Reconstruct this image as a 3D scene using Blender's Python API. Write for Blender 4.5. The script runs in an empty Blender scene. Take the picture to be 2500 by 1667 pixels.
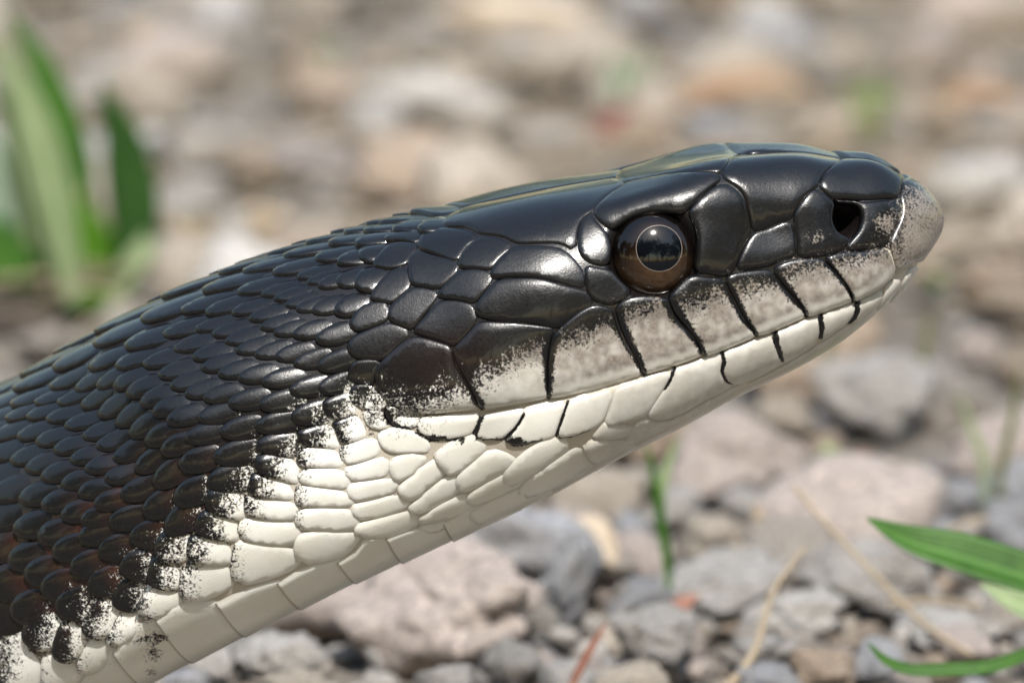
import bpy, bmesh, math, random
import numpy as np
from mathutils import Vector, Matrix
from mathutils.bvhtree import BVHTree

# ------------------------------------------------------------------ camera, sky, sun, exposure
scene = bpy.context.scene
COL = scene.collection
MM = 0.001
PITCH = math.radians(9.5)       # the camera looks slightly down on the snake
DIST = 420.0                     # mm from lens to the snake's flank
AIM_Z = 35.0                     # mm above the ground
FIELD = 70.0                     # mm across the picture at the snake
CAM = np.array([0.0, -DIST * math.cos(PITCH), AIM_Z + DIST * math.sin(PITCH)])
FWD = np.array([0.0, math.cos(PITCH), -math.sin(PITCH)])
UPV = np.array([0.0, math.sin(PITCH), math.cos(PITCH)])
cam_data = bpy.data.cameras.new('camera')
cam = bpy.data.objects.new('camera', cam_data)
COL.objects.link(cam)
cam.location = Vector(CAM * MM)
cam.rotation_euler = (math.radians(90) - PITCH, 0, 0)
cam_data.sensor_width = 36
cam_data.lens = 36 * DIST / FIELD
cam_data.clip_start = 0.02
cam_data.clip_end = 500
cam_data.dof.use_dof = True
cam_data.dof.focus_distance = (DIST - 7.5) * MM
cam_data.dof.aperture_fstop = cam_data.lens / 5.4
scene.camera = cam

SUN_EL, SUN_AZ = math.radians(53), math.radians(172)    # azimuth: 0 = away from the camera, 180 = behind it
world = bpy.data.worlds.new('World'); scene.world = world; world.use_nodes = True
wn = world.node_tree
sky = wn.nodes.new('ShaderNodeTexSky'); sky.sky_type = 'NISHITA'; sky.sun_disc = False
sky.air_density = 2.0; sky.dust_density = 1.5; sky.sun_elevation = SUN_EL; sky.sun_rotation = SUN_AZ
wn.nodes['Background'].inputs['Strength'].default_value = 0.15
wn.links.new(sky.outputs[0], wn.nodes['Background'].inputs[0])
sun_data = bpy.data.lights.new('sun', 'SUN'); sun_data.energy = 5.0; sun_data.angle = math.radians(0.53)
sun_data.color = (1.0, 0.965, 0.915)
sun = bpy.data.objects.new('sun', sun_data); COL.objects.link(sun)
sd = Vector((math.sin(SUN_AZ) * math.cos(SUN_EL), math.cos(SUN_AZ) * math.cos(SUN_EL), math.sin(SUN_EL)))
sun.rotation_euler = sd.to_track_quat('Z', 'Y').to_euler()
sun.location = sd * 2
vs = scene.view_settings
vs.view_transform = 'Standard'; vs.look = 'None'; vs.gamma = 1; vs.use_curve_mapping = False
vs.exposure = 0.3

def ray(px, py):
    """direction of the sight line through a point of the 2500 x 1667 picture"""
    d = FWD * DIST + np.array([1.0, 0, 0]) * ((px - 1250) * FIELD / 2500) - UPV * ((py - 833.5) * FIELD / 2500)
    return d / np.linalg.norm(d)
def at_ground(px, py, z=0.0):
    d = ray(px, py); return CAM + d * ((z - CAM[2]) / d[2])
def at_depth(px, py, y=0.0):
    d = ray(px, py); return CAM + d * ((y - CAM[1]) / d[1])
def to_px(P):
    v = P - CAM
    f = v @ FWD
    return np.stack([v[..., 0] / f * DIST / FIELD * 2500 + 1250, -(v @ UPV) / f * DIST / FIELD * 2500 + 833.5], -1)

# ------------------------------------------------------------------ the snake's skin as one lofted surface (millimetres)
def pchip(x, y, xq):
    x = np.asarray(x, float); y = np.asarray(y, float)
    if y.ndim == 1: y = y[:, None]; flat = True
    else: flat = False
    h = np.diff(x)[:, None]; d = np.diff(y, axis=0) / h
    m = np.zeros_like(y); m[0] = d[0]; m[-1] = d[-1]
    w1 = 2 * h[1:] + h[:-1]; w2 = h[1:] + 2 * h[:-1]
    ok = d[:-1] * d[1:] > 0
    den = w1 / np.where(ok, d[:-1], 1) + w2 / np.where(ok, d[1:], 1)
    m[1:-1] = np.where(ok, (w1 + w2) / np.where(ok, den, 1), 0)
    i = np.clip(np.searchsorted(x, xq) - 1, 0, len(x) - 2)
    t = ((xq - x[i]) / (x[i + 1] - x[i]))[:, None]; H = h[i]
    r = (y[i] * (2*t**3 - 3*t**2 + 1) + m[i] * H * (t**3 - 2*t**2 + t) + y[i+1] * (-2*t**3 + 3*t**2) + m[i+1] * H * (t**3 - t**2))
    return r[:, 0] if flat else r

# trunk and tail lying on the ground: x, y, radius
TRUNK = [(-520,110,.5),(-480,90,2.0),(-440,75,3.4),(-400,80,5),(-365,110,6.5),(-345,160,8),(-310,200,9.5),(-260,215,11),(-215,200,12),
         (-185,160,12.5),(-182,110,13),(-165,60,13),(-138,25,12.7),(-108,7,12.5),(-80,1,12.2)]
# raised neck and head: back ridge and belly (picture points on the plane of symmetry), half width, where it is widest, squareness above and below
HEAD = [((-330,1105),(60,1800),11.8,.5,2.1,2.2),((-120,1000),(260,1708),11.7,.5,2.1,2.2),
        ((54,910),(418,1629),11.5,.5,2.1,2.2),((269,792),(638,1521),11.2,.5,2.1,2.2),((479,694),(848,1419),10.8,.5,2.15,2.2),
        ((755,598),(1026,1342),10.2,.5,2.25,2.2),((1000,536),(1229,1252),10.2,.53,2.6,2.25),((1143,508),(1345,1198),10.6,.56,2.9,2.3),
        ((1255,484),(1440,1145),10.6,.58,3.1,2.3),((1367,460),(1538,1094),10.2,.6,3.3,2.3),((1490,438),(1652,1038),9.6,.62,3.4,2.3),
        ((1650,406),(1799,959),8.7,.63,3.4,2.3),((1807,382),(1934,895),7.7,.64,3.3,2.3),((1940,376),(2043,833),6.9,.64,3.2,2.3),
        ((2059,392),(2128,767),5.9,.62,2.9,2.3),((2127,403),(2175,725),5.1,.6,2.8,2.3),((2192,426),(2207,688),4.2,.57,2.6,2.3),
        ((2236,447),(2230,655),3.25,.55,2.4,2.2),((2268,478),(2256,618),2.3,.52,2.2,2.1),((2288,507),(2281,580),1.3,.5,2.1,2.1),((2296,530),(2294,556),.45,.5,2,2)]
def build_stations():
    T, B, L, W, M, PU, PL = [], [], [], [], [], [], []
    path = np.array([(x, y, r) for x, y, r in TRUNK], float)
    for i, (x, y, r) in enumerate(path):
        a = path[max(i - 1, 0)]; b = path[min(i + 1, len(path) - 1)]
        t = np.array([b[0] - a[0], b[1] - a[1], 0]); t /= np.linalg.norm(t)
        T.append((x, y, 2 * r)); B.append((x, y, 0.0)); L.append((t[1], -t[0], 0)); W.append(r); M.append(.5); PU.append(2.1); PL.append(2.3)
    for t, b, w, m, pu, pl in HEAD:
        T.append(at_depth(*t)); B.append(at_depth(*b)); L.append((0, -1, 0)); W.append(w); M.append(m); PU.append(pu); PL.append(pl)
    return [np.array(v, float) for v in (T, B, L, W, M, PU, PL)]
NT = 240
def bend(x):
    """how far the trunk turns away behind the raised neck"""
    d = np.clip(-13 - np.asarray(x, float), 0, None); q = np.minimum(d, 27)
    return .0175 * q * q + .9 * np.clip(d - 27, 0, 160) * 1.0
def build_surface():
    T, B, L, W, M, PU, PL = build_stations()
    c = (T + B) / 2
    s = np.concatenate([[0], np.cumsum(np.linalg.norm(np.diff(c, axis=0), axis=1))])
    # fine steps on the head and neck, coarse on the trunk
    sh = s[len(TRUNK)]
    ss = np.concatenate([np.linspace(0, sh, 260, endpoint=False), np.linspace(sh, s[-1], 520)])
    d = pchip(s, np.concatenate([T, B, L, W[:, None], M[:, None], PU[:, None], PL[:, None]], 1), ss)
    k = np.exp(-0.5 * (np.arange(-9, 10) / 4.0) ** 2); k /= k.sum()
    pad = np.concatenate([2 * d[:1] - d[9:0:-1], d, 2 * d[-1:] - d[-2:-11:-1]])
    sm = np.stack([np.convolve(pad[:, j], k, 'valid') for j in range(d.shape[1])], 1)
    sm[:, 9] = np.maximum(sm[:, 9], 0.02); sm[-12:] = d[-12:]*.5 + sm[-12:]*.5
    d = sm
    T, B, L, W, M, PU, PL = d[:, :3], d[:, 3:6], d[:, 6:9], d[:, 9], d[:, 10], d[:, 11], d[:, 12]
    L = L / np.linalg.norm(L, axis=1)[:, None]
    C = T + (B - T) * M[:, None]
    th = np.linspace(0, 2 * np.pi, NT, endpoint=False)
    ct, st = np.cos(th)[None], np.sin(th)[None]
    P = np.where(ct > 0, PU[:, None], PL[:, None])
    r = (np.abs(ct) ** P + np.abs(st) ** P) ** (-1 / P)
    up = np.where((ct > 0)[..., None], (T - C)[:, None], (C - B)[:, None])
    G = C[:, None] + up * (r * ct)[..., None] + L[:, None] * (W[:, None] * r * st)[..., None]
    o = bend(G[..., 0]); G[..., 1] += o; G[..., 2] -= math.tan(PITCH) * np.minimum(o, 16) * np.clip((G[..., 0] + 110) / 60, 0, 1); return ss, th, G
def grid_normals(G):
    du = np.gradient(G, axis=0); dv = np.roll(G, -1, 1) - np.roll(G, 1, 1)
    n = np.cross(dv, du); l = np.linalg.norm(n, axis=2); l[l == 0] = 1
    return n / l[..., None]
def seg_dist(p, poly):
    """distance from points to a polyline and signed side (+ = below / towards the belly)"""
    best = np.full(p.shape[:-1], 1e9); side = np.zeros(p.shape[:-1]); tt = np.zeros(p.shape[:-1])
    poly = np.asarray(poly, float); n = len(poly) - 1
    for i in range(n):
        a, b = poly[i], poly[i + 1]; ab = b - a
        t = np.clip(((p - a) @ ab) / (ab @ ab), 0, 1)
        q = p - a - t[..., None] * ab
        d = np.sqrt((q ** 2).sum(-1)); m = d < best
        best = np.where(m, d, best); tt = np.where(m, (i + t) / n, tt)
        side = np.where(m, np.sign(ab[0] * (p - a)[..., 1] - ab[1] * (p - a)[..., 0]), side)
    return best, side, tt
def lateral(P):
    """side-view drawing coordinates of a point of the body (left and right flank alike)"""
    Q = np.array(P, float); o = bend(Q[..., 0]); Q[..., 1] = o - np.abs(Q[..., 1] - o)
    return to_px(Q)
EYE = (1597.6, 619.7); EYE_R = 101.0
MOUTH = [(981,1006),(1173,997),(1340,970),(1568,910),(1720,866),(1845,820),(1967,770),(2084,733),(2150,702),(2185,668),(2215,645)]
def deform(G, pits=True):
    n = grid_normals(G)
    q = lateral(G)
    flank = np.clip((np.abs(n[..., 1]) - .15) / .4, 0, 1)
    flank = flank * (G[..., 0] > -45)
    D = np.zeros(G.shape[:2])
    def blob(x, y, rx, ry, amp, rot=0.0, p=2):
        nonlocal D
        a = math.radians(rot); dx = q[..., 0] - x; dy = q[..., 1] - y
        u = (dx * math.cos(a) - dy * math.sin(a)) / rx; v = (dx * math.sin(a) + dy * math.cos(a)) / ry
        D = D + amp * np.exp(-((u * u + v * v) ** (p / 2))) * flank
    if pits:
        blob(EYE[0], EYE[1], 108, 104, -1.5, 0, 10)
        blob(2066, 530, 37, 43, -3.2, 8, 6)
    blob(1600, 505, 150, 38, 0.55, 8)
    blob(1597, 735, 130, 30, 0.25, 8)
    blob(1700, 620, 45, 100, 0.25)
    blob(2066, 530, 55, 55, -.25, 8, 2)
    blob(1880, 560, 110, 60, -0.45, 5)
    blob(1135, 900, 170, 120, 0.75, 15)
    blob(1320, 720, 150, 90, 0.25)
    dd, sd_, _ = seg_dist(q, MOUTH)
    D = D - 0.32 * np.exp(-((dd * sd_ - 7) / 9.0) ** 2) * flank
    D = D + 0.22 * np.exp(-((dd * sd_ + 45) / 34.0) ** 2) * flank
    fold = [(150, 800), (258, 921), (340, 989), (391, 1067), (442, 1142), (440, 1260), (380, 1400)]
    fd, fs, _ = seg_dist(q, fold)
    x_ = fd * fs
    D = D - .5 * np.exp(-((x_ - 85) / 75.0) ** 2) * flank + 0.2 * np.exp(-((x_ + 60) / 70.0) ** 2) * flank
    fold2 = [(480, 745), (640, 850), (800, 905), (905, 960)]
    fd, fs, _ = seg_dist(q, fold2)
    D = D - 0.12 * np.exp(-(fd / 45.0) ** 2) * flank
    # the brows and the snout pads stand up beside the midline
    top = np.clip(n[..., 2], 0, 1) * (G[..., 0] > -10)
    ay = np.abs(G[..., 1] - bend(G[..., 0]))
    def pad(x, rx, y, ry, amp):
        nonlocal D
        D = D + amp * np.exp(-((q[..., 0] - x) / rx) ** 2 - ((ay - y) / ry) ** 2) * top
    pad(1750, 135, 5.4, 2.4, .85); pad(1950, 130, 3.6, 1.8, .35); pad(2130, 60, 2.2, 1.3, .35); pad(1250, 160, 4.2, 2.5, .25)
    return G + n * D[..., None]
SS, TH, G0 = build_surface()
GRID = deform(G0, False)            # the surface the scales lie on
BODY = deform(G0, True)             # the same with the eye sockets and nostrils
NRM = grid_normals(GRID)
NS = len(SS)
_idx = np.arange(NS * NT).reshape(NS, NT)
_j2 = np.roll(np.arange(NT), -1)
QUADS = np.stack([_idx[:-1], _idx[1:], _idx[1:][:, _j2], _idx[:-1][:, _j2]], -1).reshape(-1, 4)
BVH = BVHTree.FromPolygons([tuple(v) for v in GRID.reshape(-1, 3)], [tuple(int(k) for k in f) for f in QUADS])
def surf(si, tj):
    """position and normal at fractional grid indices (station, angle)"""
    si = np.clip(np.asarray(si, float), 0, NS - 1.001); tj = np.asarray(tj, float) % NT
    i = si.astype(int); j = tj.astype(int); a = (si - i)[..., None]; b = (tj - j)[..., None]; j1 = (j + 1) % NT
    f = lambda A: (A[i, j] * (1 - a) * (1 - b) + A[i + 1, j] * a * (1 - b) + A[i, j1] * (1 - a) * b + A[i + 1, j1] * a * b)
    n = f(NRM); return f(GRID), n / np.linalg.norm(n, axis=-1)[..., None]
def snap(P):
    """nearest skin point: position, smooth normal"""
    loc, nor, fi, d = BVH.find_nearest(Vector(P))
    i, j = divmod(fi, NT)
    A = GRID[i, j]; e1 = GRID[min(i + 1, NS - 1), j] - A; e2 = GRID[i, (j + 1) % NT] - A
    q = np.array(loc) - A
    M2 = np.array([[e1 @ e1, e1 @ e2], [e1 @ e2, e2 @ e2]]) + np.eye(2) * 1e-12
    a, b = np.clip(np.linalg.solve(M2, [q @ e1, q @ e2]), 0, 1)
    n = (NRM[i, j] * (1-a) * (1-b) + NRM[min(i+1, NS-1), j] * a * (1-b) + NRM[i, (j+1) % NT] * (1-a) * b + NRM[min(i+1, NS-1), (j+1) % NT] * a * b)
    return np.array(loc), n / np.linalg.norm(n), i + a, j + b

# ------------------------------------------------------------------ scale layout: station and angle on the skin (measured), pigment lines in side view
PLATES = [
 ('parietal', [(548.8,14.8),(553.9,8.4),(561.6,0.4),(570.8,238.2),(581.6,0.3),(593.6,3),(605.7,1.2),(617.3,239.5),(626.9,239.8),(632.3,2.3),(637.4,13),(632.1,17.4),(627.5,20.7),(623.5,23.2),(619.5,25.5),(614.4,26.4),(610.9,28.9),(608.9,31.7),(606.8,34.4),(602.9,32.3),(598.8,31.1),(589.4,29.8),(580.6,28.5),(577.3,26.6),(573.8,25.1),(567.6,23.5),(564.6,22.7),(561.9,20.3),(558.3,18.5),(553.3,17.2)]),
 ('supraocular', [(619.5,25.5),(623.6,22.8),(628.4,19.6),(633.6,16.2),(638.7,13.7),(654.3,16.7),(670.2,22.4),(677.4,23.9),(681.1,25.2),(679.7,27),(674.2,28.6),(668.2,30.3),(662.8,31.8),(659.2,32.3),(656.2,31.6),(648.8,30.4),(642.2,29.9),(635.3,29.9),(629.4,30.7),(625.7,31.2),(622.9,30.1),(620.5,28.1)]),
 ('postocular', [(614.4,26.4),(617.7,26.4),(619.2,27.9),(622.1,30.3),(623.6,31.5),(623.8,33.7),(622.9,35.8),(621.3,37.4),(618.4,38.3),(614.1,37.6),(610.1,36.3),(608.2,34.3),(609.1,31.8),(611.1,28.9)]),
 ('postocular', [(609.7,37.1),(613.8,38),(618,38.8),(621.1,39.4),(622.3,40.7),(625.1,42.8),(627.6,44.3),(625.9,45.3),(621.6,46),(617.3,46.4),(612.5,45.6),(608.5,44.3),(607.2,42.1),(608.1,39.3)]),
 ('temporal', [(566,33.8),(569.6,32),(574.3,30.5),(579.6,29.2),(586,29.9),(598.4,31.9),(602.9,33.6),(606.1,36.2),(608.1,38.4),(607.5,40.7),(606.1,41.7),(600.1,40.5),(594.3,39),(586.7,37.4),(579.4,36.3),(571.8,35.5),(566.4,35.5)]),
 ('temporal', [(554.9,40.6),(558,38.8),(562.8,37.2),(566.9,35.9),(572.9,36),(582.4,36.9),(587.3,37.6),(594.2,39.3),(602.8,41.5),(606.9,42.5),(608.9,44.8),(606.9,45.9),(599.7,46.6),(592.9,47.9),(589.3,48.2),(583.6,46.8),(573.9,45.1),(564.1,43.8),(557.1,42.6),(554.7,41.7)]),
 ('temporal', [(536.8,21.8),(538,19.8),(541.1,16.6),(544.5,15.6),(553.2,17.9),(559.3,20.2),(563.3,22.4),(564.2,24.1),(559.9,25.1),(555.8,27.4),(552.8,29.2),(547.8,27.7),(541.7,25),(538.3,23.4)]),
 ('temporal', [(552.5,29.7),(556.1,27.5),(560.4,25.4),(564.8,24.1),(568.7,24.5),(573.6,25.8),(576.9,27.5),(579.4,28.9),(575.9,30),(571.3,31.4),(567,33.2),(561.5,32.3),(554.1,31.3),(552.1,30.7)]),
 ('temporal', [(539.3,36.1),(542.6,34.8),(548,33.1),(551.9,31.8),(557.1,31.8),(563.8,32.9),(566.5,34.2),(566,35.7),(561.4,37.4),(557.4,38.8),(555,39.5),(550.5,38.3),(543.2,37.3),(539.9,36.8)]),
 ('temporal', [(524.2,42.6),(528.1,41.3),(533.8,39.4),(538.8,37.7),(543.4,37.6),(550.7,38.6),(554.6,39.8),(554.7,41.8),(555.1,42.8),(549.8,45),(544,47),(541,47.5),(536.9,46.3),(530.6,44.7),(525.4,43.4)]),
 ('prefrontal', [(681.9,23.6),(685.6,20.6),(692.2,3.3),(698.5,4.6),(717.7,1.2),(726.7,239.9),(733.8,239.4),(738,4.1),(734.8,15.9),(729.1,22.2),(726,26.4),(723.5,30.1),(719.4,31.4),(715.6,33.6),(712.4,35.7),(709.2,38.4),(705.7,38.1),(700.9,38.7),(695.3,39.2),(690.5,39.4),(690.1,37.1),(690,33.8),(689.6,31.2),(687.3,28.8),(683.4,27.2),(681.7,25.9)]),
 ('preocular', [(662.3,32),(667,30.5),(673.2,28.6),(678.8,27.4),(683.3,27.6),(686.5,29.1),(688.9,31.2),(689.7,33.8),(689.8,37.1),(689.8,39.5),(685.2,41.7),(681.8,44),(678.5,46.3),(675.7,47.6),(671.4,48),(665.8,46.6),(659.2,44.7),(660.5,42.5),(662.8,40),(664.1,37.1),(663.7,34.5)]),
 ('loreal', [(690.4,39.6),(696,39.3),(701.5,38.8),(706.3,38.3),(709.1,38.8),(709.5,41.8),(708.5,45.1),(706.8,47.9),(699.6,47.9),(693.8,48.5),(685.8,48),(677.3,47.1),(680.6,44.9),(684,42.6)]),
 ('internasal', [(723.5,29.8),(726,26.4),(729.8,22.1),(735.1,13.6),(740.4,238.6),(744.6,234.8),(750.7,236.6),(755.2,2.5),(759.3,11.6),(761.5,10.5),(759.7,23.9),(758.4,32.3),(752.9,34.1),(743.8,34.6),(735.9,33.5),(729.5,33.6),(726.2,31.4)]),
 ('nasal', [(710,38.1),(712.4,35.7),(716.3,33.3),(720.1,30.9),(723.4,30.3),(726.7,32),(729.5,33.8),(730.5,35.4),(728.8,37.6),(728,40.3),(728.3,43),(730.2,45.1),(733.7,46.7),(734.5,48.3),(730.7,49.3),(728.9,50.4),(724.8,50.1),(719.3,50.1),(712.8,49.1),(707.6,48.4),(708.9,45.2),(709.8,41.9)]),
 ('nasal', [(730.7,34),(737.7,34.1),(743.7,35.1),(752.8,34.5),(758.1,33.1),(759.3,37.2),(758.3,43.5),(755.4,48.8),(752,52.6),(750,55),(743.4,53.5),(738.1,52.5),(729.7,50.3),(731.4,49.3),(734,47.9),(738,46),(740.3,43.9),(741.7,40.9),(741.7,37.6),(740,35.3),(735.8,34.3)]),
 ('lip1', [(719.2,50.5),(723.8,50.3),(730,50.6),(738.4,52.9),(743.1,53.7),(749.1,56.2),(751,61.6),(752.1,69.8),(753.5,79.9),(749.9,80.3),(744.8,80.2),(738.3,78.6),(730.4,76),(728.7,69.1),(726.7,62),(724.1,56.7),(721.4,52.9)]),
 ('lip2', [(694.5,49.3),(698.3,48.6),(704.7,48.3),(713.1,49.3),(718.8,50.5),(721.3,53.1),(723.9,57.1),(726.5,62.7),(728.4,68.5),(729.6,75.3),(721.8,73.1),(714.4,71.4),(705.9,69.6),(704.7,64.3),(702.2,59.4),(699.1,55.6),(696,52)]),
 ('lip3', [(671.7,48.2),(675.5,47.5),(681.5,47.8),(689.3,48.6),(694.1,49.4),(695.4,51.9),(698.5,55.5),(701.6,59.2),(704,64.3),(705.5,69.6),(698.6,69.9),(689.2,69.8),(680,68.6),(678.3,64),(675.5,59.2),(674.2,55.3),(672.2,51)]),
 ('lip4', [(643.5,48.3),(647.3,47),(653,45.6),(657.9,45.4),(664.7,46.8),(671,48.1),(671.6,50.9),(673.6,55.2),(674.8,59.1),(677.6,63.8),(679.7,68.9),(671.4,69.1),(662.8,69.3),(653.1,67.9),(651,60.5),(647.8,56.1),(644.6,52.5)]),
 ('lip5', [(618,46.9),(622.4,45.9),(627.3,45.6),(635,46.5),(641.1,47.9),(643.2,48.4),(644.4,52.2),(647.3,55.9),(650.4,60.3),(652.5,67.6),(643.3,67.3),(635,66.6),(623.7,65.7),(622.2,61.3),(619.8,56.5),(618.2,52.3),(617.7,48.8)]),
 ('lip6', [(586.3,49.5),(590.4,48.2),(596.6,46.8),(602.7,45.7),(609,45.3),(613.2,46.1),(616.6,47.2),(616.6,49.7),(617.5,53.1),(618.2,56.4),(619.8,59.6),(622.6,64.6),(623.1,65.8),(614.5,66.3),(604.2,66.2),(590.6,65.4),(576.5,63.6),(578,59.6),(580.1,56),(583,52.2)]),
 ('lip7', [(540.4,47.9),(544.2,46.7),(549.8,45),(555.2,43.2),(561.9,43.7),(574.2,45.3),(583.3,46.9),(589.1,48.1),(586.5,49.2),(584.3,51.1),(581.8,53.7),(579,57.5),(575.9,63.5),(567.1,62.9),(557.2,62.5),(545,62.1),(544.1,58.4),(542.2,55),(540.2,51.8),(539.8,49.4)]),
 ('lip8', [(501.8,48.8),(506.1,47.4),(513.5,45.4),(519.6,44.2),(524.5,43.7),(529.9,44.8),(536.9,46.5),(540.2,47.6),(539.4,49.4),(539.5,51.8),(541.6,55),(543.4,58.4),(544.5,61.7),(536,62.1),(526.7,61.8),(516.5,60.9),(508.5,58.8),(503.7,56.8),(501,53.9),(500.2,51.6)]),
 ('temporal', [(492.8,42.7),(495.6,40.8),(500.1,40.1),(507,39.7),(514.5,39.5),(519.6,41),(523.5,42.7),(520.4,44),(514,45.5),(508.1,47.4),(502.4,46.8),(496.5,45.7),(493.3,44.4)]),
 ('temporal', [(530.5,27.2),(531.5,25.2),(534,23.8),(536.7,23.5),(543.6,26.3),(552.3,28.9),(552.3,31.2),(547.8,33.1),(541.3,34.9),(535.7,33.7),(529.5,32.3),(529.6,29.9)]),
 ('temporal', [(516.3,36.6),(519.5,35.3),(524.9,34),(529.5,32.9),(535,33.8),(540.1,35.3),(539.3,36.8),(534.2,38.8),(529,40.8),(524,42.5),(520.8,41.2),(515.3,39.2)]),
 ('temporal', [(496.9,37.5),(499.1,36.1),(504,34.4),(509.7,33.8),(514,34.5),(517.7,35.6),(515.6,37.5),(514.4,39),(507.1,39.6),(500.3,39.8),(497.5,38.8)]),
 ('temporal', [(509.7,32.4),(513.4,30.4),(519.9,27.9),(525.6,26.8),(529.5,27.1),(529.5,29.5),(529.3,32.6),(524.9,34),(518.7,35.6),(514,34.5),(509.9,33.4)]),
 ('temporal', [(514,24),(517.3,21.7),(522.1,18.9),(526.3,17.7),(532,19),(536.2,20.6),(536,22.7),(532.5,24.5),(530.5,26.4),(523,26.8),(518.1,25.6)]),
 ('temporal', [(522.2,14.5),(526.3,12.9),(532.8,13.4),(541.6,16),(538.4,19.3),(536.6,20.1),(529.7,17.3),(523.3,16.1)]),
 ('temporal', [(488.8,49),(491.7,46.8),(494.3,45.9),(500.1,46.4),(506,47.6),(502.1,49.3),(498.8,52.1),(492.8,50.9),(489.6,49.8)]),
 ('temporal', [(486.8,53.1),(488.2,51.7),(490.7,50.9),(495.4,51.6),(499.1,52.6),(499.7,54.3),(502,56.8),(500.5,58),(493.5,57.1),(488,55.3),(486.5,54)]),
 ('low', [(730.4,76),(738.2,79),(746,82),(745.7,86),(742.3,91),(738,94.1),(732.3,92.8),(723.4,85.3),(726.7,84),(730.1,79.9)]),
 ('low', [(746.5,82.9),(749.7,81.1),(755.5,84.2),(755.1,91),(750.8,95.6),(744.6,96.2),(738.8,93.8),(742.4,89.5)]),
 ('low', [(712.3,71.8),(721.6,73.3),(730,75.6),(730.3,79.2),(727.5,83.8),(723.4,85.3),(717.1,85.1),(709.3,86.4),(709.1,83),(710.8,77.7)]),
 ('low', [(688.6,70.3),(698.3,70.4),(705.8,70.2),(711.7,71.5),(710.4,75.8),(709.7,81.5),(706.3,86.2),(698.6,88),(689.2,88.4),(688.3,83.2),(687,75.9)]),
 ('low', [(662,69.6),(671.2,70),(679.9,69.4),(688.2,70.4),(687,74.4),(687.8,82),(688.8,88.6),(680.4,89.6),(672.9,90.1),(663.1,87.6),(659.8,82.9),(658.9,77.9),(661,73.2)]),
 ('low', [(637.8,67.6),(647.2,68.5),(653,68.3),(661.6,69.7),(660.7,73.1),(658.6,77.7),(659.2,82.2),(663,88.1),(654.7,89),(645.4,88.2),(636.5,88.8),(628.1,87.7),(623,85.4),(619,82.1),(623,78.3),(630,73.9),(635.4,70.4)]),
 ('low', [(608.3,67.5),(617.5,67.2),(623.6,66.2),(631.8,66.7),(637.3,67.9),(633.2,71.8),(629.5,74.6),(624.1,78.3),(618.3,82.1),(609.2,80.7),(600.2,80),(598.9,77.8),(602.3,74.4),(605.8,70.5)]),
 ('low', [(585.6,66.1),(593.5,66.4),(603.7,67),(608.1,67.2),(605.3,70.9),(601.4,74.7),(598.2,77.6),(592.1,78.5),(583.6,78.4),(576.2,77),(574.9,75.9),(578.3,72.2),(582.6,68.9)]),
 ('low', [(565.2,64.2),(575.5,64.4),(585.3,66),(582.3,68.8),(578.3,72.2),(575.2,75.3),(573.6,76.3),(564.6,75.5),(556.5,74.8),(551.5,73.6),(549.3,72.4),(552.1,71.1),(557.9,69.3),(562.8,66.2)]),
 ('low', [(543.4,64.4),(553.1,63.8),(564.4,64.3),(562.8,66.2),(558.1,68.9),(550.4,71.7),(544.3,71.6),(538.6,70.5),(536.2,69.3),(539.2,67.1)]),
 ('low', [(515.8,61.8),(527.1,62.2),(536.8,62.9),(543.6,63.5),(541.4,65.7),(536.5,68.8),(529.7,69),(522.4,68.6),(515.8,67.2),(511.9,64.9),(513,63.2)]),
 ('low', [(500.5,58.1),(503.3,57.5),(509,59),(515.6,61.1),(514.5,62.3),(511.9,63.8),(509.1,64),(503.7,62.8),(500.4,60.6)]),
 ('low', [(490.6,57.4),(494.7,57.4),(499.5,58.4),(499.5,60.3),(500.3,62.2),(496.7,62.4),(492.3,61.7),(490,60)]),
 ('low', [(493.2,62.9),(499.3,62.6),(504.6,62.9),(509.1,64.3),(513.2,66.3),(515.7,68.9),(514.4,71),(506.7,70),(497.1,68.6),(492.9,66.7),(492.3,64.5)]),
 ('chin', [(689,89.4),(698.5,88.6),(709.2,86.9),(723.2,86.1),(738,95.1),(734.6,97.8),(717.8,93.2),(702.4,93.7),(687.4,92.7),(672.5,93),(666.8,91.5),(672.8,90.9),(680.3,90.3)]),
 ('chin', [(619.5,82.7),(627.9,88.5),(645.2,88.9),(662.9,88.6),(666.8,91.3),(654.6,93.8),(639.9,94),(626.8,93.8),(613.7,94.5),(604.6,92.8),(608.1,85.4),(614,82.2)]),
]
MID_PLATES = [
 ('frontal', [(633,2),(637.7,13.2),(654.3,17.2),(670.1,22.6),(679.2,24.2),(682,24.4),(685.7,20.1),(692.3,0.5)]),
 ('rostral', [(763,233),(761.5,12.1),(759.8,23.8),(758.7,31.4),(759.3,37.2),(758.3,43.5),(755.4,48.8),(751.4,53.6),(750.6,55.9),(751.6,61.7),(752.5,68.6),(754.9,80.4),(761.4,84.1),(764.9,84.4)]),
 ('mental', [(764.3,88.1),(759.9,87.2),(756,85),(755.4,91.6),(751.7,95.7),(747.2,98.5)]),
]
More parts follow.
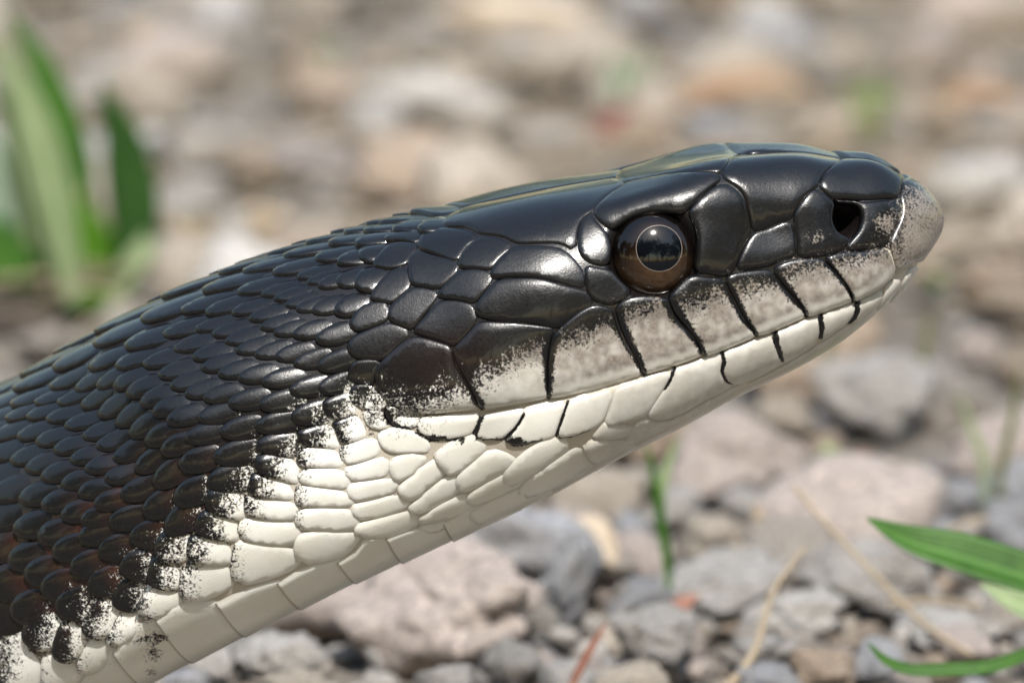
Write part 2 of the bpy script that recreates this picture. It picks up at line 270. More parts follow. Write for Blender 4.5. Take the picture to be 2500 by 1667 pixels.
SEEDS = [(547,234.1),(529.7,238.9),(523.3,5.8),(535.6,11.7),(545,14.1),(513.2,239.1),(499.5,0.5),(508,8.8),(518.4,12.7),(482.2,236.7),(490,7.7),(501.5,15.4),(508.1,18.8),(516,19.1),(472,234),(462.5,239.1),(474.2,9.1),(484.2,15.8),(489.1,20.5),(491.9,22.8),(497,25),(503.3,25.9),(511.7,28.1),(445.2,1.8),(458.9,12),(468.1,18.8),(473.6,22.3),(477.5,24.9),(480.6,27.9),(484.8,29.7),(491,31.4),(500.5,33.5),(427.9,13),(442.6,15.8),(452,20.8),(460.5,24.2),(466.2,27.7),(469.1,31.7),(472.9,33.7),(480.3,36),(489,38.7),(433.4,22.4),(443.3,24.3),(449.9,28),(453.6,31.5),(457.3,34.8),(462.7,37.1),(470.5,39.5),(477.9,42.7),(485.6,44.8),(432.7,27.9),(437.7,32.1),(440.8,35.5),(446.5,38.6),(453,41.1),(462.3,44.1),(472.2,48.1),(483.5,49.8),(403.8,237.8),(376,235),(351.1,238.1),(333,235),(399.5,12.1),(412.1,20.5),(372.4,12.1),(388.5,20.9),(399.7,24.6),(331.4,0.8),(347.6,11.6),(362.4,17.8),(374.9,22.8),(387.7,25.8),(397,29),(416.3,28.7),(419.8,32.4),(423.2,36.5),(428,39.7),(434.7,42.2),(444.5,45.7),(458.3,49.1),(468,53.8),(400.8,32.4),(405.9,36.7),(409.2,39.9),(414.1,43.1),(429,46),(436.4,50.8),(452.4,53.1),(419.9,48.6),(405.4,48.1),(400.1,44.6),(393.1,40.6),(388.9,36.9),(382.6,32.5),(375.3,27.3),(365.8,23.6),(354.3,20.4),(341.9,17.1),(331.1,12.3),(336.2,20.7),(328.4,18.2),(348.7,23.7),(357.8,27.3),(365.1,31.4),(371.7,36.4),(375.3,39.6),(379.9,44),(388.7,48.2),(395.4,52.6),(412.4,53),(428.5,55.6),(449.5,57.6),(443,61.9),(420.9,59.4),(373.1,47.6),(366.3,43.9),(361.9,40.4),(356.6,36.5),(350.4,32.2),(342.1,28.2),(331.7,24.1),(325.9,21.1),(326.7,29.3),(334,33.7),(341.5,37.2),(347.2,40.8),(320.8,34.5),(323.4,39.2),(332.1,43.1),(340.6,46.7),(354.5,44.8),(359.3,47.9),(363,52.3),(377.2,52.5),(346.9,50.9),(354,53.6),(384,58.2),(401.7,59.3),(366.1,57.4),(392.5,62.8),(412.5,63.7),(315.4,44.6),(324,48.7),(333.4,52.6),(337.6,57.4),(350.9,57.1),(355.6,62),(371.4,62.6),(380.6,67.4),(403.1,67.6),(395.8,71.6),(361.4,67.8),(371.1,71.9),(386.5,77.3),(307.2,50.4),(313.2,54.9),(319,59.4),(340.6,62.8),(323.7,63.7),(343.6,68.2),(350,73.1),(362.2,77.5),(327.2,69),(333.8,75.1),(340.5,80.5),(301.4,65.8),(304.3,71),(300.3,58.3),(312.6,77.1),(320,84.2),(284.1,70.1),(286.2,76.7),(299.9,84.1),(292.6,64.4),(482.7,54.1),(483.3,60.6),(467.4,59.4),(463.5,63.8),(483.5,65.8),(483.8,70.8),(460.6,68.4),(435.8,65.9),(456.5,72.5),(482.4,75.4),(430.7,69.8),(453.1,77.4),(482,80.5),(424.9,74.5),(481.5,86.3),(447,84),(416.3,79.9),(503.2,71.9),(529.2,72.8),(505.9,77.4),(535.4,80.3),(508.9,82.7),(538,86.5),(510.6,88.7),(506.2,94.5),(539.6,94.5),(568.4,80),(603.9,84),(573.9,88),(599.3,89.5)]
BELLY_EDGE = [(496.6,92.4),(468,87.5),(457,91.3),(391.9,86.1),(370.8,80.8),(349.6,80.5),(328.5,83.9),(308.2,88.6)]
PIGMENT_EDGE = [(2290,450),(2263,450),(2229,470),(2207,504),(2197,559),(2188,603),(2167,620),(2112,630),(2058,642),(2010,652),(1976,657),(1942,665),(1905,682),(1881,693),(1840,703),(1799,710),(1769,710),(1738,730),(1690,742),(1650,737),(1629,740),(1588,752),(1551,764),(1507,764),(1492,783),(1451,810),(1403,830),(1356,840),(1339,847),(1274,871),(1206,915),(1169,939),(1138,949),(1090,966),(1053,1000),(1012,1011),(925,999),(884,1012),(827,1043),(772,1070),(718,1101),(677,1135),(643,1182),(561,1227),(537,1284),(524,1332),(452,1372),(391,1403),(344,1461),(299,1505),(252,1532),(190,1552),(146,1580),(58,1617),(0,1651)]
DARK_LINES = [([(2009,630),(2024,647),(2044,672),(2065,699),(2077,718),(2081,735)],13,5),
 ([(1884,657),(1898,679),(1922,710),(1946,737),(1963,757),(1969,772)],22,6),
 ([(1769,679),(1782,710),(1799,745),(1816,778),(1837,803),(1847,819)],24,6),
 ([(1632,727),(1648,767),(1673,798),(1701,832),(1718,864)],30,8),
 ([(1502,750),(1507,771),(1519,808),(1539,849),(1563,890),(1573,912)],30,9),
 ([(1352,813),(1340,854),(1338,898),(1338,939),(1339,970)],28,7),
 ([(1106,851),(1108,868),(1118,895),(1138,929),(1159,963),(1176,994)],26,11),
 ([(2092,736),(2091,754),(2083,774),(2066,791)],9,3),
 ([(2002,768),(2005,798),(2001,825)],9,5),
 ([(1890,812),(1896,842),(1910,881)],12,4),
 ([(1762,858),(1767,883),(1761,907),(1772,929),(1789,937)],7,3),
 ([(1645,898),(1638,924),(1621,951)],7,2),
 ([(1387,977),(1373,1017),(1358,1063),(1369,1068),(1403,1062),(1444,1046)],4,4),
 ([(1281,1007),(1261,1041),(1230,1073),(1267,1084),(1322,1073)],5,5),
 ([(1254,1075),(1271,1075)],18,14),
 ([(1175,1021),(1162,1048),(1154,1063),(1179,1072),(1223,1070)],10,4),
 ([(1019,1055),(1046,1068),(1084,1073),(1138,1068)],6,4),
 ([(1050,1068),(1084,1067)],13,9),
 ([(944,1004),(951,1028),(975,1041),(1002,1045)],14,4),
 ([(354,1549),(398,1552)],30,26),
 ([(367,1593),(374,1627)],34,30)]

# ------------------------------------------------------------------ helpers
def tag(o, label=None, cat=None, group=None, kind=None):
    if label: o['label'] = label
    if cat: o['category'] = cat
    if group: o['group'] = group
    if kind: o['kind'] = kind
    return o
def new_mesh(name, V, F, mat, attr=None, smooth=True):
    me = bpy.data.meshes.new(name)
    me.from_pydata([tuple(float(c) for c in v) for v in np.asarray(V) * MM], [], [tuple(int(k) for k in f) for f in F])
    if smooth: me.polygons.foreach_set('use_smooth', [True] * len(me.polygons))
    if attr is not None:
        a = me.attributes.new('pig', 'FLOAT_COLOR', 'POINT')
        a.data.foreach_set('color', np.asarray(attr, np.float32).ravel())
    me.materials.append(mat); me.update()
    return me
def link(name, me, parent=None):
    o = bpy.data.objects.new(name, me); COL.objects.link(o)
    if parent is not None: o.parent = parent
    return o
class NT_:
    """small node-tree writer"""
    def __init__(self, mat):
        mat.use_nodes = True; self.t = mat.node_tree; self.b = self.t.nodes['Principled BSDF']; self.out = self.t.nodes['Material Output']
    def n(self, typ, **kw):
        x = self.t.nodes.new('ShaderNode' + typ)
        for k, v in kw.items():
            if k.startswith('i_'): x.inputs[k[2:].replace('_', ' ')].default_value = v
            else: setattr(x, k, v)
        return x
    def l(self, a, b): self.t.links.new(a, b)
    def noise(self, vec, scale, detail=3, rough=.5, dist=0.0):
        x = self.n('TexNoise'); x.inputs['Scale'].default_value = scale; x.inputs['Detail'].default_value = detail
        x.inputs['Roughness'].default_value = rough; x.inputs['Distortion'].default_value = dist
        if vec is not None: self.l(vec, x.inputs['Vector'])
        return x.outputs['Fac']
    def math(self, op, a, b=None, c=None, clamp=False):
        x = self.n('Math', operation=op); x.use_clamp = clamp
        for i, v in enumerate((a, b, c)):
            if v is None: continue
            if isinstance(v, (int, float)): x.inputs[i].default_value = v
            else: self.l(v, x.inputs[i])
        return x.outputs[0]
    def ramp(self, fac, stops, interp='LINEAR'):
        x = self.n('ValToRGB'); x.color_ramp.interpolation = interp; e = x.color_ramp.elements
        while len(e) < len(stops): e.new(0.5)
        for k, (p, c) in enumerate(stops):
            e[k].position = p; e[k].color = (*c, 1) if len(c) == 3 else c
        self.l(fac, x.inputs[0]); return x.outputs['Color']
    def mix(self, fac, a, b):
        x = self.n('Mix', data_type='RGBA')
        for s, v in ((0, fac), (6, a), (7, b)):
            if isinstance(v, (int, float)): x.inputs[s].default_value = v
            elif isinstance(v, tuple): x.inputs[s].default_value = (*v, 1)
            else: self.l(v, x.inputs[s])
        return x.outputs[2]
    def bump(self, h, strength, dist, nrm=None):
        x = self.n('Bump'); x.inputs['Strength'].default_value = strength; x.inputs['Distance'].default_value = dist
        self.l(h, x.inputs['Height'])
        if nrm is not None: self.l(nrm, x.inputs['Normal'])
        return x.outputs[0]

# ------------------------------------------------------------------ snake skin material: pigment from the scale pattern, speckle and grain from noise
def skin_material(name, base_skin=False):
    m = bpy.data.materials.new(name); k = NT_(m)
    co = k.n('TexCoord').outputs['Object']
    at = k.n('Attribute', attribute_name='pig'); sep = k.n('SeparateColor'); k.l(at.outputs['Color'], sep.inputs[0])
    W, RED, TONE = sep.outputs[0], sep.outputs[1], sep.outputs[2]
    RND = at.outputs['Alpha']
    n1 = k.noise(co, 5600, 3, .65, .4); n2 = k.noise(co, 1300, 2, .55)
    sp = k.math('ADD', k.math('MULTIPLY', k.math('SUBTRACT', n1, .5), 1.7), k.math('MULTIPLY', k.math('SUBTRACT', n2, .5), .8))
    wm = k.math('ADD', W, sp)
    mask = k.n('MapRange', interpolation_type='SMOOTHSTEP'); k.l(wm, mask.inputs[0]); mask.inputs[1].default_value = .30; mask.inputs[2].default_value = .70
    mask = mask.outputs[0]
    # black: blue-black keratin with faint brown and grey bloom
    n3 = k.noise(co, 420, 4, .6); n4 = k.noise(co, 3800, 3, .6)
    blk = k.ramp(n3, [(.3, (.0028, .0028, .0036)), (.6, (.0045, .004, .004)), (.8, (.010, .007, .0055))])
    blk = k.mix(k.math('MULTIPLY', n4, .35), blk, (.010, .009, .0095))
    redn = k.math('MULTIPLY', RED, k.math('ADD', .45, n3))
    blk = k.mix(k.math('MINIMUM', redn, 1.0), blk, (.06, .018, .009))
    # white: ivory belly, beige-grey on the upper lip
    wn_ = k.noise(co, 260, 3, .55); wf = k.noise(co, 5200, 2, .5)
    ivory = k.ramp(wn_, [(.3, (.74, .71, .63)), (.65, (.80, .785, .73))])
    beige = k.ramp(wf, [(.3, (.145, .122, .104)), (.7, (.24, .21, .18))])
    tone = k.math('MULTIPLY', TONE, k.math('ADD', .4, k.math('MULTIPLY', n2, 1.1)), clamp=True)
    wht = k.mix(tone, ivory, beige)
    wht = k.mix(k.math('MULTIPLY', RND, .75), wht, (.27, .19, .11))
    col = k.mix(mask, blk, wht)
    if base_skin:
        skin = k.mix(mask, (.009, .007, .007), (.55, .49, .40))
        col = k.mix(k.math('MULTIPLY', RED, .6), skin, (.06, .012, .006))
    k.l(col, k.b.inputs['Base Color'])
    rg = k.math('ADD', .22, k.math('MULTIPLY', n4, .16)); k.l(rg, k.b.inputs['Roughness'])
    k.b.inputs['Specular IOR Level'].default_value = .38
    k.b.inputs['Coat Weight'].default_value = .4; k.b.inputs['Coat Roughness'].default_value = .075
    sub = k.math('MULTIPLY', mask, .22); k.l(sub, k.b.inputs['Subsurface Weight'])
    k.b.inputs['Subsurface Radius'].default_value = (1.0, .75, .5); k.b.inputs['Subsurface Scale'].default_value = .0006
    n5 = k.noise(co, 7000, 2, .6); n6 = k.noise(co, 350, 3, .5)
    b = k.bump(n5, .26, .00005); b = k.bump(n6, .10, .0005, b)
    k.l(b, k.b.inputs['Normal'])
    return m
MAT_SCALE = skin_material('scale_keratin'); MAT_SKIN = skin_material('skin_between_scales', True)

def pigment(P):
    """white (1) / black (0) value, red bloom, beige tone at points of the skin"""
    q = lateral(P)
    d, sgn, t = seg_dist(q, PIGMENT_EDGE)
    sgn = -sgn                                             # the line runs from snout to tail
    head = np.clip((q[:, 0] - 900) / 300, 0, 1)
    width = 100 * (1 - head) + 55 * head
    W = .5 + .5 * np.clip(d * sgn / width, -3.6, 1.8)
    # a mottled patch on the snout
    sn = np.exp(-((q[:, 0] - 2160) / 60) ** 2 - ((q[:, 1] - 548) / 55) ** 2); W = np.maximum(W, .56 * sn - .5 * (1 - sn))
    sn = np.exp(-((q[:, 0] - 1990) / 50) ** 2 - ((q[:, 1] - 582) / 34) ** 2); W = np.maximum(W, .44 * sn - .6 * (1 - sn))
    ro = np.clip((q[:, 0] - 2190) / 40, 0, 1) * np.clip((635 - q[:, 1]) / 60, 0, 1); W = np.minimum(W, 1.5 - ro * .82)
    back = np.clip((-20 - q[:, 0]) / 60, 0, 1); W = W * (1 - back) + back * np.where(np.asarray(P)[:, 2] < 5, .9, -.6)
    for poly, w0, w1 in DARK_LINES:
        poly = np.array(poly); lo, hi = poly.min(0) - 60, poly.max(0) + 60
        m = np.all((q > lo) & (q < hi), 1)
        if not m.any(): continue
        dd, _, tt = seg_dist(q[m], poly)
        w = (w0 + (w1 - w0) * tt) * .72
        f = np.clip((dd - .30 * w) / (w * 1.5), 0, 1); W[m] = np.minimum(W[m], (-.15 if w0 < 29.5 or poly[0, 0] > 700 else .3) + f * 1.35)
    red = np.exp(-((q[:, 0] - 190) / 190) ** 2 - ((q[:, 1] - 1390) / 190) ** 2) + .8 * np.exp(-((q[:, 0] - 420) / 110) ** 2 - ((q[:, 1] - 1180) / 90) ** 2)
    bd = d * sgn
    tone = np.clip(1.05 - bd / 120, 0, 1) * (bd > -60) * np.clip((q[:, 0] - 1050) / 250, 0, 1)
    md, ms, _ = seg_dist(q, MOUTH); up = np.clip((-md * ms - 6) / 22, 0, 1) * (bd > -200) * np.clip((q[:, 0] - 1180) / 200, 0, 1)
    tone = np.maximum(tone, up * .95)
    tone = np.maximum(tone, .42 * np.clip((q[:, 0] - 1350) / 150, 0, 1) * (ms > 0))  # painted shade: lower lip toned down as if under the upper lip
    red = red + .10 * np.exp(-((q[:, 0] - 1090) / 120) ** 2 - ((q[:, 1] - 880) / 90) ** 2)
    tone = np.maximum(tone, np.clip((q[:, 0] - 2080) / 40, 0, 1.2) * (q[:, 1] < 640))
    return W, np.clip(red, 0, 1), tone
def attrs(P, rnd, dW=0, dR=None, rim=0.0):
    W, R, T = pigment(P)
    W = np.clip(W + dW, -1.4, 1.5)
    if dR is not None: R = R * dR
    return np.stack([W, R, T, np.full(len(W), 1.0) * rim], 1)

# ------------------------------------------------------------------ snake: body, head plates
snake = bpy.data.objects.new('snake', None); COL.objects.link(snake)
tag(snake, 'black snake with white throat rearing its scaly head above the gravel', 'snake')
pb = attrs(GRID.reshape(-1, 3), .5)
caps = [tuple(range(NT - 1, -1, -1)), tuple(_idx[-1])]
body = link('body', new_mesh('body', BODY.reshape(-1, 3), [tuple(f[::-1]) for f in QUADS] + [c[::-1] for c in caps], MAT_SKIN, pb), snake)

def smooth_closed(P, n):
    """closed outline through the points, corners slightly rounded, resampled to n points"""
    P = np.asarray(P, float); m = len(P); out = []
    for i in range(m):
        a, b, c, d = P[i - 1], P[i], P[(i + 1) % m], P[(i + 2) % m]
        for t in np.linspace(0, 1, 8, endpoint=False):
            out.append(.5 * (2*b + (c-a)*t + (2*a-5*b+4*c-d)*t*t + (3*b-a-3*c+d)*t**3))
    Q = np.array(out)
    l = np.concatenate([[0], np.cumsum(np.linalg.norm(np.diff(np.vstack([Q, Q[:1]]), axis=0), axis=1))])
    u = np.linspace(0, l[-1], n, endpoint=False); Qc = np.vstack([Q, Q[:1]])
    return np.stack([np.interp(u, l, Qc[:, k]) for k in range(Q.shape[1])], 1), l[-1]
def snap_all(P):
    r = [snap(p) for p in P]; return np.array([x[0] for x in r]), np.array([x[1] for x in r])
POST = np.array([-.93, 0, -.33])
from mathutils.geometry import delaunay_2d_cdt
def poly_dist(p, R):
    """distance from 2D points to a closed outline, and whether they are inside"""
    best = np.full(len(p), 1e9); ins = np.zeros(len(p), bool)
    for a, b in zip(R, np.roll(R, -1, 0)):
        ab = b - a; t = np.clip(((p - a) @ ab) / (ab @ ab + 1e-18), 0, 1)
        best = np.minimum(best, ((p - a - t[:, None] * ab) ** 2).sum(1))
        c = (a[1] > p[:, 1]) != (b[1] > p[:, 1])
        if abs(b[1] - a[1]) > 1e-12: ins ^= c & (p[:, 0] < (b[0] - a[0]) * (p[:, 1] - a[1]) / (b[1] - a[1]) + a[0])
    return np.sqrt(best), ins
def pad_mesh(R, insets, g):
    """triangulated pad inside a 2D outline: points, faces, distance from the rim, smooth swelling 0..1; the first len(R) points are the rim"""
    n = len(R); t = np.roll(R, -1, 0) - np.roll(R, 1, 0); t /= np.linalg.norm(t, axis=1)[:, None] + 1e-12
    inw = np.stack([-t[:, 1], t[:, 0]], 1)
    x, y = R[:, 0], R[:, 1]
    if (x * np.roll(y, -1) - y * np.roll(x, -1)).sum() < 0: inw = -inw
    cand = [R + inw * d for d in insets]; want = np.concatenate([np.full(n, d * .93) for d in insets])
    lo, hi = R.min(0), R.max(0)
    gx, gy = np.meshgrid(np.arange(lo[0], hi[0], g), np.arange(lo[1], hi[1], g * .866))
    gx = gx + (np.arange(gx.shape[0]) % 2)[:, None] * g / 2
    hexp = np.stack([gx.ravel(), gy.ravel()], 1)
    C = np.vstack(cand + [hexp]); want = np.concatenate([want, np.full(len(hexp), insets[-1] + .55 * g)])
    d, ins = poly_dist(C, R); C = C[ins & (d >= want)]
    P = np.vstack([R, C])
    vo, ed, fa, *_ = delaunay_2d_cdt([Vector(p) for p in P], [(i, (i + 1) % n) for i in range(n)], [], 1, 1e-7)
    P = np.array([(v.x, v.y) for v in vo]); F = [tuple(f) for f in fa]
    d, _ = poly_dist(P, R); rim = d < 1e-5
    E = np.array([(f[i], f[(i + 1) % 3]) for f in F for i in range(3)]); E = np.vstack([E, E[:, ::-1]])
    deg = np.bincount(E[:, 0], minlength=len(P)).astype(float); deg[deg == 0] = 1
    ph = np.zeros(len(P))
    for _ in range(90):
        ph = np.bincount(E[:, 0], ph[E[:, 1]], len(P)) / deg + .01 * (d > insets[0] * .5); ph[rim] = 0
    ph /= ph.max() + 1e-9
    return P, F, d, ph
def rim_loop(F, n_all):
    """outer boundary edges of a triangulation"""
    cnt = {}
    for f in F:
        for i in range(len(f)):
            e = (f[i], f[(i + 1) % len(f)]); cnt[tuple(sorted(e))] = cnt.get(tuple(sorted(e)), 0) + 1 if True else 0
    return [(f[i], f[(i + 1) % len(f)]) for f in F for i in range(len(f)) if cnt[tuple(sorted((f[i], f[(i + 1) % len(f)])))] == 1]
def skirted(V, N, F, A, depth):
    """add a wall from the rim down into the skin"""
    rim = rim_loop(F, len(V)); ids = sorted({a for e in rim for a in e}); m = {a: len(V) + k for k, a in enumerate(ids)}
    V2 = np.vstack([V, V[ids] - N[ids] * depth]); A2 = np.vstack([A, A[ids]])
    return V2, F + [(b, a, m[a], m[b]) for a, b in rim], A2
def plate_mesh(name, B3, thick=.15, dome=.12, lift=.05, grow=.04, mid=False):
    """a puffy plate whose outline lies on the skin; its rim sinks below the skin to leave a groove"""
    per = np.linalg.norm(np.roll(B3, -1, 0) - B3, axis=1).sum()
    n = int(np.clip(per / .3, 26, 90))
    R, per = smooth_closed(B3, n)
    R, N = snap_all(R)
    R = .6 * R + .2 * (np.roll(R, 1, 0) + np.roll(R, -1, 0))
    R, N = snap_all(R)
    c = R.mean(0); nn = N.mean(0); nn /= np.linalg.norm(nn)
    e1 = np.array([1.0, 0, 0]) if abs(nn[0]) < .8 else np.array([0, 1.0, 0])
    e1 -= nn * (e1 @ nn); e1 /= np.linalg.norm(e1); e2 = np.cross(nn, e1)
    R2 = np.stack([(R - c) @ e1, (R - c) @ e2], 1)
    size = np.sqrt((R2 ** 2).sum(1)).mean(); k = min(1, size / 1.6)
    t = np.roll(R2, -1, 0) - np.roll(R2, 1, 0); t /= np.linalg.norm(t, axis=1)[:, None] + 1e-12
    out = np.stack([t[:, 1], -t[:, 0]], 1)
    if (R2[:, 0] * np.roll(R2[:, 1], -1) - R2[:, 1] * np.roll(R2[:, 0], -1)).sum() < 0: out = -out
    R2 = R2 + out * grow
    P, F, d, ph = pad_mesh(R2, [.045 * k, .12 * k, .25 * k], float(np.clip(size / 8, .2, .42)))
    pos, nor = [], []
    for p in P:
        o_ = c + e1 * p[0] + e2 * p[1]
        hit = BVH.ray_cast(Vector(o_ + nn * 6), Vector(-nn), 14)
        q, m, *_ = snap(np.array(hit[0]) if hit[0] is not None else o_); pos.append(q); nor.append(m)
    S, Nn = np.array(pos), np.array(nor)
    H = -.15 + (.15 + thick) * (1 - np.exp(-(d / (.085 * k)) ** 1.2)) + dome * ph
    H = H + lift * (((S - c) @ POST) / size) * np.clip(d / .2, 0, 1)
    V = S + Nn * H[:, None]
    fn = np.cross(V[F[0][1]] - V[F[0][0]], V[F[0][2]] - V[F[0][0]])
    if fn @ nn < 0: F = [f[::-1] for f in F]
    A = attrs(S, 0, dW=-.30 * np.exp(-d / .05), rim=np.exp(-d / .06))
    V, F, A = skirted(V, Nn, F, A, .7)
    return new_mesh(name, V, F, MAT_SCALE, A)
random.seed(4)
PLATE_NAME = {'parietal': 'crown_plate', 'frontal': 'crown_plate', 'prefrontal': 'snout_plate', 'internasal': 'snout_plate', 'supraocular': 'brow_plate',
              'postocular': 'cheek_plate', 'preocular': 'cheek_plate', 'loreal': 'cheek_plate', 'temporal': 'temple_scale', 'nasal': 'nostril_plate',
              'low': 'lower_lip_plate', 'chin': 'chin_plate', 'rostral': 'snout_plate', 'mental': 'chin_plate'}
def mirror_copy(o):
    c = o.copy(); c.scale = (1, -1, 1); c.parent = snake; COL.objects.link(c); return c
plate_polys = []
for kind, idx in PLATES:
    idx = np.array(idx); B3, _ = surf(idx[:, 0], idx[:, 1])
    if kind in ('parietal', 'prefrontal', 'internasal'):            # these meet their twins on the midline
        near = np.abs(B3[:, 1]) < .9; B3[near, 1] = -.05
    plate_polys.append(idx)
    nm = 'upper_lip_plate' if kind.startswith('lip') else PLATE_NAME[kind]
    p = dict(thick=.13, dome=.07, lift=.04, grow=.075)
    if kind == 'temporal': p = dict(thick=.13, dome=.07, lift=.08, grow=.11)
    if kind in ('supraocular', 'preocular'): p = dict(thick=.16, dome=.16, lift=0)
    if kind == 'internasal': p = dict(thick=.13, dome=.22, lift=0)
    if kind == 'low': p = dict(thick=.1, dome=.08, lift=.05, grow=.07)
    if kind == 'chin': p = dict(thick=.08, dome=.05, lift=0)
    if kind.startswith('lip'): p = dict(thick=.16, dome=.13, lift=.06, grow=.06)
    o = link(nm, plate_mesh(nm, B3, **p), snake); mirror_copy(o)
for kind, idx in MID_PLATES:
    idx = np.array(idx); B3, _ = surf(idx[:, 0], idx[:, 1])
    B3[0, 1] = min(B3[0, 1], -.02); M3 = B3[::-1] * np.array([1, -1, 1])
    nm = PLATE_NAME[kind]
    link(nm, plate_mesh(nm, np.vstack([B3, M3]), thick=.16, dome=.12, lift=0), snake)

# ------------------------------------------------------------------ body scales: cells round the measured scale centres
arc = np.concatenate([[0], np.cumsum(np.linalg.norm(np.diff(GRID[:, 60], axis=0), axis=1))])
ring = np.linalg.norm(np.roll(GRID, -1, 1) - GRID, axis=2)
VARC = np.concatenate([np.zeros((NS, 1)), np.cumsum(ring, axis=1)], 1)          # arc from the back ridge round the near flank
def to_uv(idx):
    idx = np.asarray(idx, float); i = np.clip(idx[:, 0], 0, NS - 1); k = np.clip(np.round(i).astype(int), 0, NS - 1)
    j = idx[:, 1] % NT; j0 = j.astype(int)
    v = VARC[k, j0] + (j - j0) * (VARC[k, j0 + 1] - VARC[k, j0])
    v = np.where(v > VARC[k, NT] / 2, v - VARC[k, NT], v)
    return np.stack([np.interp(i, np.arange(NS), arc), v], 1)
def from_uv(uv):
    i = np.interp(uv[:, 0], arc, np.arange(NS)); k = np.clip(np.round(i).astype(int), 0, NS - 1)
    j = np.array([np.interp(v % VARC[q, NT], VARC[q], np.arange(NT + 1)) for v, q in zip(uv[:, 1], k)])
    return np.stack([i, j], 1)
traced = to_uv(SEEDS)
traced[np.abs(traced[:, 1]) < .7, 1] = 0
twins = traced[traced[:, 1] > 0] * np.array([1, -1])
bel = to_uv(BELLY_EDGE); bel = bel[np.argsort(bel[:, 0])]
kb = np.round(np.interp(bel[:, 0], arc, np.arange(NS))).astype(int)
bel_frac = bel[:, 1] / VARC[kb, NT]                                               # share of the girth where the belly plates begin
def belly_v(u):
    k = int(round(np.interp(u, arc, np.arange(NS)))); return float(np.interp(u, bel[:, 0], bel_frac)) * VARC[k, NT]
polys_uv = [to_uv(p) for p in plate_polys]
proxy = []
for p in polys_uv:
    if np.ptp(p[:, 1]) > 30: continue
    c = p.mean(0); q, _ = smooth_closed(p, max(12, int(len(p) * 1.5)))
    d = c - q; l = np.linalg.norm(d, axis=1)[:, None]; proxy.append(q + d / l * np.minimum(1.5, l * .85))
proxy = np.vstack(proxy)
u_head = traced[:, 0].max() + 4; u_tail = arc[np.searchsorted(-GRID[:, 60, 0][::-1] * -1, -200)] if False else arc[120]
belly_proxy = np.array([(u, s * (belly_v(u) + 1.6)) for u in np.arange(u_tail, bel[-1, 0] + 2, 1.6) for s in (1, -1)])
proxy = np.vstack([proxy, proxy * np.array([1, -1]), belly_proxy])
allseeds = np.vstack([traced, twins])
fills = []
du, dv = 3.9, 2.75
row = 0
vmax = 30
rng = random.Random(8)
known = np.vstack([allseeds, proxy])
u_left = traced[:, 0].min()
for r_ in range(-11, 12):
    v = r_ * dv
    for k_ in range(int((u_head - u_tail) / du) + 2):
        u = u_tail + k_ * du + (du / 2 if r_ % 2 else 0) + rng.uniform(-.25, .25)
        vv = v + rng.uniform(-.15, .15)
        if abs(vv) > belly_v(u) - .9: continue
        lim = 2.6 if u > u_left - 3 else 2.2
        if (((known - (u, vv)) / np.array([1.25, 1.0])) ** 2).sum(1).min() < lim ** 2: continue
        if fills and (((np.array(fills[-400:]) - (u, vv)) / np.array([1.25, 1.0])) ** 2).sum(1).min() < 1.8 ** 2: continue
        fills.append((u, vv))
fills = np.array(fills)
seeds = np.vstack([traced, twins, fills]); n_tr = len(traced); n_tw = len(twins)
pts = np.vstack([seeds, proxy])
def clip_poly(P, m, nrm):
    """keep the part of a convex polygon where (p - m).nrm <= 0"""
    d = (P - m) @ nrm; out = []
    for i in range(len(P)):
        j = (i + 1) % len(P)
        if d[i] <= 0: out.append(P[i])
        if (d[i] <= 0) != (d[j] <= 0): out.append(P[i] + (P[j] - P[i]) * (d[i] / (d[i] - d[j])))
    return np.array(out)
px_seed = to_px(surf(*from_uv(seeds).T)[0])
pale_seed = pigment(surf(*from_uv(seeds).T)[0])[0]
def cell(i):
    s = pts[i]
    slim = np.clip((900 - px_seed[i, 0]) / 300, 0, 1) * np.clip((.25 - pale_seed[i]) / .5, 0, 1)
    a = 1 - slim * (.42 - .2 * np.clip((px_seed[i, 1] - 1150) / 250, 0, 1))
    k = np.array([a, 1.0]); Q = (pts - s) * k
    d = np.sqrt((Q ** 2).sum(1)); near = np.argsort(d)[1:40]
    P = np.array([(-3.4, -2.6), (3.4, -2.6), (3.4, 2.6), (-3.4, 2.6)]) * k
    for j in near:
        if d[j] > 9 or len(P) < 3: break
        if d[j] < .35: continue
        P = clip_poly(P, Q[j] / 2, Q[j] / d[j])
    if len(P) < 3: return P
    return s + P / k
def chaikin(P, it=2, r=.22):
    for _ in range(it):
        Q = np.roll(P, -1, 0); P = np.stack([P * (1 - r) + Q * r, P * r + Q * (1 - r)], 1).reshape(-1, 2)
    return P
def resample2(P, n):
    Pc = np.vstack([P, P[:1]]); l = np.concatenate([[0], np.cumsum(np.linalg.norm(np.diff(Pc, axis=0), axis=1))])
    u = np.linspace(0, l[-1], n, endpoint=False); return np.stack([np.interp(u, l, Pc[:, k]) for k in (0, 1)], 1)
def poly_area(P): return abs((P[:, 0] * np.roll(P[:, 1], -1) - P[:, 1] * np.roll(P[:, 0], -1)).sum()) / 2
_cells = [cell(i) for i in range(len(seeds))]
_area = np.array([poly_area(P) if len(P) > 2 else 0 for P in _cells])
_even = _area.copy()
for i in range(len(seeds)):
    d = ((seeds - seeds[i]) ** 2).sum(1); nb_ = np.argsort(d)[:9]; g_ = _area[nb_]; _even[i] = np.median(g_[g_ > 0]) if (g_ > 0).any() else 0
